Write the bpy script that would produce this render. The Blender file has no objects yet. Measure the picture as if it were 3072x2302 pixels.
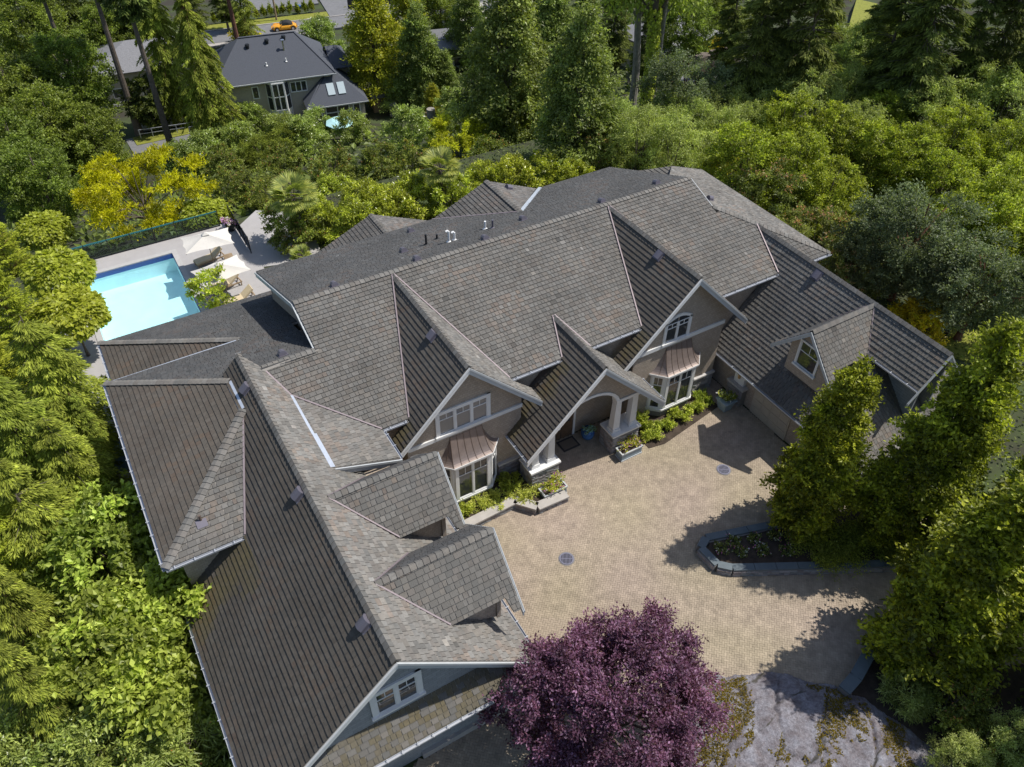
import bpy, bmesh, math, random
import numpy as np
from mathutils import Vector, Matrix
R = math.radians
scene = bpy.context.scene
COL = scene.collection
rnd = random.Random(7)
# ---------------------------------------------------------------- camera, sky, sun, exposure
# world axes: x along the main ridge (to the right and away), y towards the back garden, z up; metres
YAW, PITCH, ROLL, FPX, CAMH = R(31.0737), R(43.0518), R(-0.7145), 2409.6, 30.0
_f = np.array([math.sin(YAW)*math.cos(PITCH), math.cos(YAW)*math.cos(PITCH), -math.sin(PITCH)])
_r = np.array([math.cos(YAW), -math.sin(YAW), 0.0])
_d = np.cross(_f, _r)
_r2 = math.cos(ROLL)*_r + math.sin(ROLL)*_d
_d2 = -math.sin(ROLL)*_r + math.cos(ROLL)*_d
CAMP = np.array([0, 0, CAMH])
cam = bpy.data.cameras.new('camera'); cam_o = bpy.data.objects.new('camera', cam); COL.objects.link(cam_o)
cam.sensor_width = 36; cam.sensor_fit = 'HORIZONTAL'; cam.lens = 36*FPX/3072; cam.clip_end = 1500; cam.clip_start = .5
mw = Matrix.Identity(4)
for i in range(3):
    mw[i][0] = _r2[i]; mw[i][1] = -_d2[i]; mw[i][2] = -_f[i]; mw[i][3] = CAMP[i]
cam_o.matrix_world = mw
scene.camera = cam_o
SUN = np.array([.49, -.14, .86]); SUN /= np.linalg.norm(SUN)
w = bpy.data.worlds.new('World'); scene.world = w; w.use_nodes = True
nt = w.node_tree; bg = nt.nodes['Background']
sky = nt.nodes.new('ShaderNodeTexSky'); sky.sky_type = 'NISHITA'; sky.sun_disc = False
sky.sun_elevation = math.asin(SUN[2]); sky.sun_rotation = math.atan2(SUN[0], SUN[1])
nt.links.new(sky.outputs[0], bg.inputs[0]); bg.inputs[1].default_value = .115
sl = bpy.data.lights.new('sun', 'SUN'); sl.energy = 4.4; sl.angle = R(.55); sl.color = (1, .955, .88)
so = bpy.data.objects.new('sun', sl); COL.objects.link(so)
so.rotation_euler = Vector((SUN[0], SUN[1], SUN[2])).to_track_quat('Z', 'Y').to_euler()
so.location = (40, -10, 60)
vs = scene.view_settings; vs.view_transform = 'Standard'; vs.look = 'None'; vs.gamma = 1; vs.exposure = 0.2
scene.cycles.max_bounces = 6; scene.cycles.transparent_max_bounces = 12

# ---------------------------------------------------------------- helpers
GY = [-100, 51.6, 52.4, 88, 130, 400]; GZ = [0, 0, -2.6, -14, -17.6, -25.7]
def gz(y, x=0):
    """height of the land: level round the house, falling away behind the garden"""
    return float(np.interp(y, GY, GZ))
def ray(px, py, full=2212.0):
    k = 3072/full
    c = np.array([(px*k-1536)/FPX, (py*k-1151)/FPX, 1.0])
    return c[0]*_r2 + c[1]*_d2 + c[2]*_f
def onz(px, py, z=0.0):
    d = ray(px, py); return CAMP + d*((z-CAMH)/d[2])
def ong(px, py, h=0.0):
    """point seen at a pixel, h metres above the land"""
    d = ray(px, py); d = d/np.linalg.norm(d); t = min(190.0, (-45-CAMH)/d[2])
    while t > 5:      # march back from afar: the farthest place where the sight line is that high over the land
        p = CAMP + d*t
        if p[2] >= gz(p[1]) + h: break
        t -= .1
    return p
def tag(o, label=None, cat=None, group=None, kind=None):
    if label: o['label'] = label
    if cat: o['category'] = cat
    if group: o['group'] = group
    if kind: o['kind'] = kind
    return o
def empty(name, loc, label=None, cat=None, group=None, rz=0, parent=None):
    o = bpy.data.objects.new(name, None); COL.objects.link(o); o.location = loc; o.rotation_euler.z = rz
    o.empty_display_size = .3
    if parent: o.parent = parent
    return tag(o, label, cat, group)
def link(name, me, parent=None, loc=(0, 0, 0)):
    o = bpy.data.objects.new(name, me); COL.objects.link(o); o.location = loc
    if parent: o.parent = parent
    return o
def copy_tree(o, parent=None):
    c = o.copy(); COL.objects.link(c); c.parent = parent
    for ch in list(o.children): copy_tree(ch, c)
    return c
def mesh_raw(name, V, loops, tot, mat, tint=None, smooth=False):
    V = np.asarray(V, np.float32); loops = np.asarray(loops, np.int32); tot = np.asarray(tot, np.int32)
    me = bpy.data.meshes.new(name)
    me.vertices.add(len(V)); me.vertices.foreach_set('co', V.ravel())
    me.loops.add(len(loops)); me.loops.foreach_set('vertex_index', loops)
    me.polygons.add(len(tot)); st = np.zeros(len(tot), np.int32); st[1:] = np.cumsum(tot)[:-1]
    me.polygons.foreach_set('loop_start', st); me.polygons.foreach_set('loop_total', tot)
    me.polygons.foreach_set('use_smooth', np.full(len(tot), smooth, bool))
    if tint is not None:
        a = me.attributes.new('tint', 'FLOAT_COLOR', 'POINT')
        t = np.ones((len(V), 4), np.float32); t[:, :3] = tint; a.data.foreach_set('color', t.ravel())
    me.update(calc_edges=True)
    if mat: me.materials.append(mat)
    return me
class MB:
    """collects boxes, prisms, tubes; build() links them as one mesh object"""
    def __init__(s, o=(0, 0, 0), ex=(1, 0, 0), ey=(0, 1, 0), ez=(0, 0, 1)):
        s.v = []; s.f = []; s.fr(o, ex, ey, ez)
    def fr(s, o=(0, 0, 0), ex=(1, 0, 0), ey=(0, 1, 0), ez=(0, 0, 1)):
        s.o = np.array(o, float); s.m = np.array([ex, ey, ez], float); return s
    def P(s, p): return s.o + np.array(p, float) @ s.m
    def add(s, vs_, fs):
        b = len(s.v); s.v += [s.P(p) for p in vs_]; s.f += [[i+b for i in f] for f in fs]; return s
    def box(s, x0, x1, y0, y1, z0, z1):
        return s.add([(x0, y0, z0), (x1, y0, z0), (x1, y1, z0), (x0, y1, z0), (x0, y0, z1), (x1, y0, z1), (x1, y1, z1), (x0, y1, z1)],
                     [(0, 3, 2, 1), (4, 5, 6, 7), (0, 1, 5, 4), (1, 2, 6, 5), (2, 3, 7, 6), (3, 0, 4, 7)])
    def frus(s, cx, cy, z0, z1, a0, b0, a1, b1):
        return s.add([(cx-a0, cy-b0, z0), (cx+a0, cy-b0, z0), (cx+a0, cy+b0, z0), (cx-a0, cy+b0, z0), (cx-a1, cy-b1, z1), (cx+a1, cy-b1, z1), (cx+a1, cy+b1, z1), (cx-a1, cy+b1, z1)],
                     [(0, 3, 2, 1), (4, 5, 6, 7), (0, 1, 5, 4), (1, 2, 6, 5), (2, 3, 7, 6), (3, 0, 4, 7)])
    def prism(s, poly, off):
        """polygon (3D points) extruded by vector off"""
        n = len(poly); off = np.array(off, float)
        vs_ = [np.array(p, float) for p in poly] + [np.array(p, float)+off for p in poly]
        fs = [list(range(n)), list(range(2*n-1, n-1, -1))] + [(i, i+n, (i+1) % n+n, (i+1) % n) for i in range(n)]
        return s.add(vs_, fs)
    def bar(s, a, b, wd, ht, up=(0, 0, 1)):
        a = np.array(a, float); b = np.array(b, float); d = b-a; d /= np.linalg.norm(d)
        x = np.cross(d, up); x /= max(1e-6, np.linalg.norm(x)); u = np.cross(x, d)
        q = [-x*wd/2-u*ht/2, x*wd/2-u*ht/2, x*wd/2+u*ht/2, -x*wd/2+u*ht/2]
        return s.add([a+k for k in q]+[b+k for k in q], [(0, 1, 2, 3), (7, 6, 5, 4), (0, 4, 5, 1), (1, 5, 6, 2), (2, 6, 7, 3), (3, 7, 4, 0)])
    def tube(s, pts, rad, n=8, cap=True):
        pts = [np.array(p, float) for p in pts]
        if not hasattr(rad, '__len__'): rad = [rad]*len(pts)
        vs_ = []; fs = []
        for i, p in enumerate(pts):
            d = pts[min(i+1, len(pts)-1)]-pts[max(i-1, 0)]; d /= max(1e-6, np.linalg.norm(d))
            a = np.array([1., 0, 0]) if abs(d[2]) > .8 else np.array([0, 0, 1.])
            x = np.cross(d, a); x /= np.linalg.norm(x); y = np.cross(d, x)
            vs_ += [p+rad[i]*(math.cos(2*math.pi*k/n)*x+math.sin(2*math.pi*k/n)*y) for k in range(n)]
        for i in range(len(pts)-1):
            fs += [(i*n+k, i*n+(k+1) % n, (i+1)*n+(k+1) % n, (i+1)*n+k) for k in range(n)]
        if cap: fs += [list(range(n-1, -1, -1)), list(range((len(pts)-1)*n, len(pts)*n))]
        return s.add(vs_, fs)
    def lathe(s, prof, n=16, c=(0, 0)):
        vs_ = []; fs = []
        for r_, z in prof: vs_ += [(c[0]+r_*math.cos(2*math.pi*k/n), c[1]+r_*math.sin(2*math.pi*k/n), z) for k in range(n)]
        for i in range(len(prof)-1): fs += [(i*n+k, i*n+(k+1) % n, (i+1)*n+(k+1) % n, (i+1)*n+k) for k in range(n)]
        fs += [list(range(n-1, -1, -1)), list(range((len(prof)-1)*n, len(prof)*n))]
        return s.add(vs_, fs)
    def mesh(s, name, mat, origin=(0, 0, 0), smooth=False):
        loops = [i for f in s.f for i in f]
        me = mesh_raw(name, np.array(s.v)-np.array(origin), loops, [len(f) for f in s.f], mat, smooth=smooth)
        return me
    def build(s, name, mat, parent=None, origin=None, smooth=False):
        """parts keep world coordinates relative to their top-level parent"""
        if parent is not None:
            o = np.zeros(3); q = parent
            while q is not None: o += np.array(q.location); q = q.parent
            return link(name, s.mesh(name, mat, o, smooth), parent)
        origin = origin if origin is not None else (0, 0, 0)
        return link(name, s.mesh(name, mat, origin, smooth), None, origin)

# ---------------------------------------------------------------- materials
MATS = {}
def mat(name, col, rough=.8, metal=0, noise=0, nscale=4, bump=0, bscale=30, col2=None, attr=False, spec=.4, detail=4):
    m = bpy.data.materials.new(name); m.use_nodes = True; t = m.node_tree; n = t.nodes; L = t.links.new
    b = n['Principled BSDF']; b.inputs['Roughness'].default_value = rough; b.inputs['Metallic'].default_value = metal
    b.inputs['Specular IOR Level'].default_value = spec
    base = None
    if attr:
        a = n.new('ShaderNodeAttribute'); a.attribute_name = 'tint'; base = a.outputs['Color']
    tc = n.new('ShaderNodeTexCoord')
    if noise or col2:
        nz = n.new('ShaderNodeTexNoise'); nz.inputs['Scale'].default_value = nscale; nz.inputs['Detail'].default_value = detail; nz.inputs['Roughness'].default_value = .65
        L(tc.outputs['Object'], nz.inputs['Vector'])
        if col2 is not None:
            rp = n.new('ShaderNodeValToRGB'); rp.color_ramp.elements[0].position = .38; rp.color_ramp.elements[1].position = .62
            rp.color_ramp.elements[0].color = (*col, 1); rp.color_ramp.elements[1].color = (*col2, 1)
            L(nz.outputs['Fac'], rp.inputs['Fac']); L(rp.outputs[0], b.inputs['Base Color'])
        else:
            mr = n.new('ShaderNodeMapRange'); mr.inputs[1].default_value = .3; mr.inputs[2].default_value = .7
            mr.inputs[3].default_value = 1-noise; mr.inputs[4].default_value = 1+noise; L(nz.outputs['Fac'], mr.inputs[0])
            mx = n.new('ShaderNodeMix'); mx.data_type = 'RGBA'; mx.blend_type = 'MULTIPLY'; mx.inputs[0].default_value = 1
            if base: L(base, mx.inputs[6])
            else: mx.inputs[6].default_value = (*col, 1)
            L(mr.outputs[0], mx.inputs[7]); L(mx.outputs[2], b.inputs['Base Color'])
    elif base: L(base, b.inputs['Base Color'])
    else: b.inputs['Base Color'].default_value = (*col, 1)
    if bump:
        nb = n.new('ShaderNodeTexNoise'); nb.inputs['Scale'].default_value = bscale; nb.inputs['Detail'].default_value = 5
        L(tc.outputs['Object'], nb.inputs['Vector'])
        bp = n.new('ShaderNodeBump'); bp.inputs['Strength'].default_value = bump; bp.inputs['Distance'].default_value = .02
        L(nb.outputs['Fac'], bp.inputs['Height']); L(bp.outputs[0], b.inputs['Normal'])
    MATS[name] = m; return m
def mat_siding(name, col, bw=.16, bh=.13):
    """cedar wall shingles: brick texture bump, slight colour difference"""
    m = bpy.data.materials.new(name); m.use_nodes = True; t = m.node_tree; n = t.nodes; L = t.links.new
    b = n['Principled BSDF']; b.inputs['Roughness'].default_value = .85
    ge = n.new('ShaderNodeNewGeometry'); tc = n.new('ShaderNodeTexCoord')
    sx = n.new('ShaderNodeSeparateXYZ'); L(tc.outputs['Object'], sx.inputs[0])
    ad = n.new('ShaderNodeMath'); L(sx.outputs[0], ad.inputs[0]); L(sx.outputs[1], ad.inputs[1])
    cx = n.new('ShaderNodeCombineXYZ'); L(ad.outputs[0], cx.inputs[0]); L(sx.outputs[2], cx.inputs[1])
    br = n.new('ShaderNodeTexBrick'); L(cx.outputs[0], br.inputs['Vector'])
    br.inputs['Scale'].default_value = 1; br.inputs['Brick Width'].default_value = bw; br.inputs['Row Height'].default_value = bh
    br.inputs['Mortar Size'].default_value = .006; br.inputs['Mortar Smooth'].default_value = .2
    c = np.array(col)
    br.inputs['Color1'].default_value = (*(c*.9), 1); br.inputs['Color2'].default_value = (*(c*1.1), 1); br.inputs['Mortar'].default_value = (*(c*.62), 1)
    L(br.outputs['Color'], b.inputs['Base Color'])
    bp = n.new('ShaderNodeBump'); bp.inputs['Strength'].default_value = .6; bp.inputs['Distance'].default_value = .015; bp.invert = True
    L(br.outputs['Fac'], bp.inputs['Height']); L(bp.outputs[0], b.inputs['Normal'])
    MATS[name] = m; return m
def mat_leaf(name, transl=.32, rough=.45, spec=.35):
    m = bpy.data.materials.new(name); m.use_nodes = True; t = m.node_tree; n = t.nodes; L = t.links.new
    b = n['Principled BSDF']; b.inputs['Roughness'].default_value = rough; b.inputs['Specular IOR Level'].default_value = spec
    a = n.new('ShaderNodeAttribute'); a.attribute_name = 'tint'
    oi = n.new('ShaderNodeObjectInfo'); hv = n.new('ShaderNodeHueSaturation')
    mh = n.new('ShaderNodeMapRange'); mh.inputs[3].default_value = .492; mh.inputs[4].default_value = .508; L(oi.outputs['Random'], mh.inputs[0]); L(mh.outputs[0], hv.inputs['Hue'])
    L(a.outputs['Color'], hv.inputs['Color']); L(hv.outputs[0], b.inputs['Base Color'])
    tr = n.new('ShaderNodeBsdfTranslucent')
    ms = n.new('ShaderNodeMix'); ms.data_type = 'RGBA'; ms.blend_type = 'MULTIPLY'; ms.inputs[0].default_value = 1
    L(hv.outputs[0], ms.inputs[6]); ms.inputs[7].default_value = (1.35, 1.4, .6, 1); L(ms.outputs[2], tr.inputs[0])
    mx = n.new('ShaderNodeMixShader'); mx.inputs[0].default_value = transl
    L(b.outputs[0], mx.inputs[1]); L(tr.outputs[0], mx.inputs[2]); L(mx.outputs[0], n['Material Output'].inputs[0])
    MATS[name] = m; return m
M = MATS
mat('shingle', (.3, .28, .25), .9, attr=True, noise=.16, nscale=9, bump=.25, bscale=60, spec=.25)
mat('deck_wood', (.06, .05, .042), .95)
mat('soffit', (.4, .37, .33), .8, noise=.08)
mat_siding('siding', (.37, .31, .25))
mat_siding('siding_blue', (.27, .285, .3), .3, .14)
mat('trim', (.7, .7, .69), .55, noise=.05, nscale=3)
mat('rake_grey', (.42, .44, .45), .6, noise=.06, nscale=3)
mat('gutter', (.46, .48, .52), .4, metal=.3)
mat('flashing', (.62, .66, .72), .4, metal=.5, noise=.1)
mat('valley_metal', (.24, .2, .21), .55, metal=.3, noise=.1)
mat('vent_metal', (.15, .14, .17), .5, metal=.3)
mat('copper', (.25, .2, .178), .42, metal=.4, noise=.14, nscale=2.5)
mat('seam', (.2, .15, .12), .5, metal=.5)
mat('stone', (.3, .29, .28), .9, attr=True, noise=.25, nscale=10, bump=.6, bscale=25)
mat('mortar', (.2, .19, .18), .95)
mat('cap_stone', (.46, .44, .42), .85, noise=.12, nscale=5)
mat('concrete', (.38, .355, .33), .9, noise=.12, nscale=2, bump=.1)
mat('joint', (.16, .13, .1), .95)
mat('paver', (.42, .35, .26), .9, attr=True, noise=.2, nscale=2.0)
mat('pool_deck', (.36, .345, .34), .85, noise=.06, nscale=1.5)
mat('pool_wall', (.7, .84, .87), .6, noise=.05, nscale=1.2)
mat('pool_tile', (.05, .09, .28), .3, noise=.35, nscale=22)
mat('coping', (.4, .39, .38), .8, noise=.08)
mat('soil', (.055, .04, .03), .98, noise=.4, nscale=3, bump=.6, bscale=12)
mat('bark', (.13, .105, .085), .95, noise=.35, nscale=4, bump=.8, bscale=14)
mat('bark_red', (.15, .07, .045), .95, noise=.35, nscale=4, bump=.8, bscale=14)
mat('bark_pale', (.26, .24, .21), .95, noise=.3, nscale=3, bump=.6, bscale=12)
mat('dark_metal', (.025, .027, .03), .45, metal=.3)
mat('cream', (.6, .57, .52), .85, noise=.04)
mat('cushion', (.55, .45, .3), .9)
mat('blue_planter', (.26, .33, .38), .7, noise=.15, nscale=6)
mat('blue_glaze', (.06, .16, .38), .25)
mat('mat_dark', (.05, .045, .045), .95)
mat('door_wood', (.12, .075, .045), .6, noise=.3, nscale=6)
mat('nb_roof', (.075, .082, .1), .9, noise=.2, nscale=14)
mat('nb_wall', (.4, .36, .3), .85, noise=.06)
mat('asphalt', (.17, .17, .175), .92, noise=.12, nscale=1.5)
mat('grey_roof', (.2, .2, .21), .9, noise=.2, nscale=6)
mat('wood_old', (.3, .22, .14), .9, noise=.25, nscale=6)
mat('wood_slat', (.5, .38, .2), .8, noise=.2, nscale=8)
mat('yellow_paint', (.72, .33, .02), .3, spec=.5)
mat('black_cloth', (.02, .02, .022), .8)
mat('tyre', (.02, .02, .02), .9)
mat('chrome', (.6, .6, .62), .2, metal=.9)
mat('teal', (.02, .16, .18), .5)
mat('tarp_blue', (.2, .3, .38), .6, noise=.2, nscale=5)
mat('aqua', (.45, .72, .75), .8)
mat('bin_blue', (.05, .15, .5), .5)
mat('lawn', (.2, .21, .03), .95, noise=.3, nscale=3, bump=.5, bscale=60)
mat('pipe_white', (.75, .75, .74), .5)
mat('iron', (.2, .2, .26), .5, metal=.6)
mat('pit', (.012, .012, .014), .9)
mat('lamp_glass', (.5, .3, .12), .4)
mat_leaf('leaf', .42); mat_leaf('leaf_gloss', .34, .32, .6); mat_leaf('needle', .34, .6, .15)
def mat_glass(name, col, rough=.04):
    m = bpy.data.materials.new(name); m.use_nodes = True; b = m.node_tree.nodes['Principled BSDF']
    b.inputs['Base Color'].default_value = (*col, 1); b.inputs['Roughness'].default_value = rough; b.inputs['Specular IOR Level'].default_value = .9
    MATS[name] = m
mat_glass('pane', (.035, .04, .045)); mat_glass('pane_pale', (.16, .17, .18), .08); mat_glass('skylight', (.4, .47, .5), .15)
def mat_clear(name, tintc, fac):
    m = bpy.data.materials.new(name); m.use_nodes = True; n = m.node_tree.nodes; L = m.node_tree.links.new
    tr = n.new('ShaderNodeBsdfTransparent'); tr.inputs[0].default_value = (*tintc, 1)
    gl = n.new('ShaderNodeBsdfGlossy'); gl.inputs['Roughness'].default_value = .05
    fr = n.new('ShaderNodeFresnel'); fr.inputs[0].default_value = 1.33
    mx = n.new('ShaderNodeMixShader'); L(fr.outputs[0], mx.inputs[0]); L(tr.outputs[0], mx.inputs[1]); L(gl.outputs[0], mx.inputs[2])
    if fac:   # pool ripples
        tc = n.new('ShaderNodeTexCoord'); nz = n.new('ShaderNodeTexNoise'); nz.inputs['Scale'].default_value = 5; bp = n.new('ShaderNodeBump'); bp.inputs['Strength'].default_value = fac; bp.inputs['Distance'].default_value = .03
        L(tc.outputs['Object'], nz.inputs['Vector']); L(nz.outputs['Fac'], bp.inputs['Height']); L(bp.outputs[0], gl.inputs['Normal']); L(bp.outputs[0], fr.inputs['Normal'])
    L(mx.outputs[0], n['Material Output'].inputs[0]); MATS[name] = m
mat_clear('water', (.78, .95, .97), .3); mat_clear('clear_panel', (.6, .68, .68), 0)
def mat_land():
    m = bpy.data.materials.new('land'); m.use_nodes = True; n = m.node_tree.nodes; L = m.node_tree.links.new; b = n['Principled BSDF']
    b.inputs['Roughness'].default_value = .98
    tc = n.new('ShaderNodeTexCoord'); a = n.new('ShaderNodeTexNoise'); a.inputs['Scale'].default_value = .35; a.inputs['Detail'].default_value = 8
    L(tc.outputs['Object'], a.inputs['Vector']); rp = n.new('ShaderNodeValToRGB'); L(a.outputs['Fac'], rp.inputs[0])
    e = rp.color_ramp.elements; e[0].position = .35; e[0].color = (.035, .03, .02, 1); e[1].position = .62; e[1].color = (.05, .07, .02, 1)
    L(rp.outputs[0], b.inputs['Base Color']); MATS['land'] = m
mat_land()
def mat_rock():
    m = bpy.data.materials.new('rock'); m.use_nodes = True; n = m.node_tree.nodes; L = m.node_tree.links.new; b = n['Principled BSDF']
    b.inputs['Roughness'].default_value = .92; b.inputs['Specular IOR Level'].default_value = .25
    tc = n.new('ShaderNodeTexCoord')
    def noise(scale, det, rough, vec, dist=0):
        q = n.new('ShaderNodeTexNoise'); q.inputs['Scale'].default_value = scale; q.inputs['Detail'].default_value = det; q.inputs['Roughness'].default_value = rough; q.inputs['Distortion'].default_value = dist; L(vec, q.inputs['Vector']); return q.outputs['Fac']
    def ramp(f, p0, c0, p1, c1):
        q = n.new('ShaderNodeValToRGB'); e = q.color_ramp.elements; e[0].position = p0; e[0].color = (*c0, 1); e[1].position = p1; e[1].color = (*c1, 1); L(f, q.inputs[0]); return q.outputs[0]
    def mixc(f, a, b_):
        q = n.new('ShaderNodeMix'); q.data_type = 'RGBA'; L(f, q.inputs[0]); L(a, q.inputs[6]) if not isinstance(a, tuple) else setattr(q.inputs[6], 'default_value', (*a, 1)); L(b_, q.inputs[7]) if not isinstance(b_, tuple) else setattr(q.inputs[7], 'default_value', (*b_, 1)); return q.outputs[2]
    O = tc.outputs['Object']
    mp = n.new('ShaderNodeMapping'); mp.inputs['Rotation'].default_value = (0, 0, .95); mp.inputs['Scale'].default_value = (.55, 1.5, 1); L(O, mp.inputs[0]); V = mp.outputs[0]
    fine = noise(9, 10, .78, O); mid = noise(1.6, 8, .7, O)
    stone = mixc(ramp(mid, .38, (0, 0, 0), .66, (1, 1, 1)), ramp(fine, .3, (.07, .06, .062), .7, (.25, .22, .235)), ramp(fine, .3, (.13, .13, .15), .7, (.42, .42, .47)))
    wv = n.new('ShaderNodeTexWave'); wv.wave_type = 'BANDS'; wv.inputs['Scale'].default_value = .16; wv.inputs['Distortion'].default_value = 9; wv.inputs['Detail'].default_value = 5; wv.inputs['Detail Scale'].default_value = 1.6; L(V, wv.inputs['Vector'])
    mk = n.new('ShaderNodeMath'); mk.operation = 'MULTIPLY'; L(ramp(wv.outputs['Fac'], .0, (.9, .9, .9), .03, (0, 0, 0)), mk.inputs[0]); L(ramp(noise(1.1, 5, .6, O), .46, (0, 0, 0), .56, (1, 1, 1)), mk.inputs[1]); crk = mk.outputs[0]
    c1 = mixc(crk, stone, (.06, .055, .04))
    L(c1, b.inputs['Base Color'])
    bp = n.new('ShaderNodeBump'); bp.inputs['Strength'].default_value = .8; bp.inputs['Distance'].default_value = .1; L(fine, bp.inputs['Height']); L(bp.outputs[0], b.inputs['Normal'])
    MATS['rock'] = m
mat_rock()
# ---------------------------------------------------------------- land, drive
def build_land():
    ys = sorted(set(list(np.arange(-60, 50, 8.)) + [51.6, 52.4] + list(np.arange(58, 132, 6.)) + [88, 130, 140, 160, 200, 260, 400]))
    xs = [-220, -120, -60, -30, 0, 30, 60, 100, 160, 260, 400]
    # leave the pool basin and its deck out of the sheet
    hx0, hx1, hy0, hy1 = -1.95, 3.6, 39.5, 49.45
    xs = sorted(set(xs+[hx0, hx1])); ys = sorted(set(ys+[hy0, hy1]))
    V = [(x, y, gz(y)-.03) for y in ys for x in xs]; f = []
    nx = len(xs)
    for j in range(len(ys)-1):
        for i in range(nx-1):
            if hx0 <= xs[i] < hx1 and hy0 <= ys[j] < hy1: continue
            f += [j*nx+i, j*nx+i+1, (j+1)*nx+i+1, (j+1)*nx+i]
    o = link('ground', mesh_raw('ground', V, f, [4]*(len(f)//4), M['land'])); tag(o, kind='structure')
build_land()
DRIVE = [(7.72, 22.7), (26.35, 22.7), (26.35, 12.6), (30.5, 10.5), (36, 6), (33, -1), (25, 3.6), (21.4, 6.6), (18.9, 5.7), (15.8, 7.4), (12, 5.6), (7.72, 7.5), (3.2, 9.0), (3.2, 11.9), (7.72, 11.9)]
def inside(px, py, poly):
    r_ = np.zeros(len(px), bool); n = len(poly)
    for i in range(n):
        x0, y0 = poly[i]; x1, y1 = poly[(i+1) % n]
        c = (y0 > py) != (y1 > py)
        with np.errstate(divide='ignore', invalid='ignore'):
            r_ ^= c & (px < (x1-x0)*(py-y0)/(y1-y0 if y1 != y0 else 1e-9)+x0)
    return r_
def build_drive():
    root = empty('driveway', (16, 15, 0)); tag(root, kind='structure')
    mb = MB(); mb.prism([(x, y, .0) for x, y in DRIVE], (0, 0, -.06)); mb.build('joint_bed', M['joint'], root)
    u = .1; a = R(47); ca, sa = math.cos(a), math.sin(a)
    n = 330; I, J = np.meshgrid(np.arange(-n, n), np.arange(-n, n), indexing='ij'); I = I.ravel(); J = J.ravel()
    k = (I-J) % 4
    hz = k == 0; vt = k == 2
    cx = np.concatenate([(I[hz]+1.0), (I[vt]+.5)])*u; cy = np.concatenate([(J[hz]+.5), J[vt]+0.0])*u
    hw = np.concatenate([np.full(hz.sum(), 1.0), np.full(vt.sum(), .5)])*u-.004; hh = np.concatenate([np.full(hz.sum(), .5), np.full(vt.sum(), 1.0)])*u-.004
    X = 16+cx*ca-cy*sa; Y = 13+cx*sa+cy*ca
    keep = inside(X, Y, DRIVE)
    cx, cy, hw, hh, X, Y = [q[keep] for q in (cx, cy, hw, hh, X, Y)]
    N = len(X); rg = np.random.default_rng(3)
    z = .012+rg.uniform(-.002, .003, N)
    # soft patches of yellower and pinker brick, as laid
    pt = np.sin(X*.9+1.3*np.sin(Y*.6))*np.cos(Y*.8+X*.3)
    base = np.array([.325, .266, .2])*(1+.055*rg.standard_normal(N))[:, None]
    base += np.outer(pt, [-.003, .003, -.01]); base *= (1+.05*np.sin(X*.35+Y*.5)*np.sin(Y*.27-X*.2))[:, None]
    # which bricks show largest: nearest to the camera, inside the frame, in the open
    d2 = X**2+Y**2+900.0
    ok = (X > 9) & (Y > 9.5) & (Y < 18.5) & (np.hypot(X-9.2, Y-9) > 4.6) & (X < 24)
    order = np.argsort(np.where(ok, d2, 1e9))[:300]
    solo = np.zeros(N, bool); solo[order] = True
    # stuff mesh
    r_ = ~solo; m = r_.sum()
    loc = np.array([[-1, -1], [1, -1], [1, 1], [-1, 1]])
    lx = cx[r_][:, None]+hw[r_][:, None]*loc[:, 0]; ly = cy[r_][:, None]+hh[r_][:, None]*loc[:, 1]
    wx = 16+lx*ca-ly*sa; wy = 13+lx*sa+ly*ca
    top = np.stack([wx, wy, np.repeat(z[r_][:, None], 4, 1)], 2); bot = top.copy(); bot[:, :, 2] = -.01
    V = np.concatenate([top, bot], 1).reshape(-1, 3)-np.array([16, 15, 0])
    fi = np.array([[0, 1, 2, 3], [4, 5, 1, 0], [5, 6, 2, 1], [6, 7, 3, 2], [7, 4, 0, 3]])
    F = (np.arange(m)[:, None, None]*8+fi[None]).reshape(-1)
    o = link('pavers', mesh_raw('pavers', V, F, [4]*(m*5), M['paver'], np.repeat(base[r_], 8, 0)), root); tag(o, kind='stuff')
    var = []
    for i in range(8):
        c = np.array([.325, .266, .2])*(1+.055*rg.standard_normal())
        V = np.array([[-1, -1, 1], [1, -1, 1], [1, 1, 1], [-1, 1, 1], [-1, -1, -1], [1, -1, -1], [1, 1, -1], [-1, 1, -1]])*np.array([.096, .046, .011])
        var.append(mesh_raw('paver', V, fi.reshape(-1), [4]*5, M['paver'], np.repeat(c[None], 8, 0)))
    for i in np.nonzero(solo)[0]:
        b = link('paver', var[i % 8], root, (X[i]-16, Y[i]-15, z[i]-.011)); b.rotation_euler.z = a+(0 if hw[i] > hh[i] else math.pi/2)
build_drive()

# ---------------------------------------------------------------- the house
def A(*v): return np.array(v, float)
HOUSE = empty('house', (15, 24, 0), 'large grey shingle-roofed house with many gables round the brick courtyard', 'house')
HO = np.array([15., 24, 0])
EXPO = .225
SH_V = []; SH_F = []; SH_T = []; SH_C = []; SOLO = []
PAL = [(np.array(c)*.6+np.array([.31, .293, .268])*.4)*.44 for c in ((.32, .305, .28), (.285, .272, .25), (.35, .335, .31), (.3, .272, .245), (.28, .277, .262), (.33, .3, .262))]
hr = random.Random(11)
def clip(poly, edges):
    for (px, py, nx, ny) in edges:
        out = []; n = len(poly)
        for i in range(n):
            a = poly[i]; b = poly[(i+1) % n]
            da = (a[0]-px)*nx+(a[1]-py)*ny; db = (b[0]-px)*nx+(b[1]-py)*ny
            if da >= 0: out.append(a)
            if (da >= 0) != (db >= 0):
                t = da/(da-db); out.append((a[0]+t*(b[0]-a[0]), a[1]+t*(b[1]-a[1])))
        poly = out
        if len(poly) < 3: return []
    return poly
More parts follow.
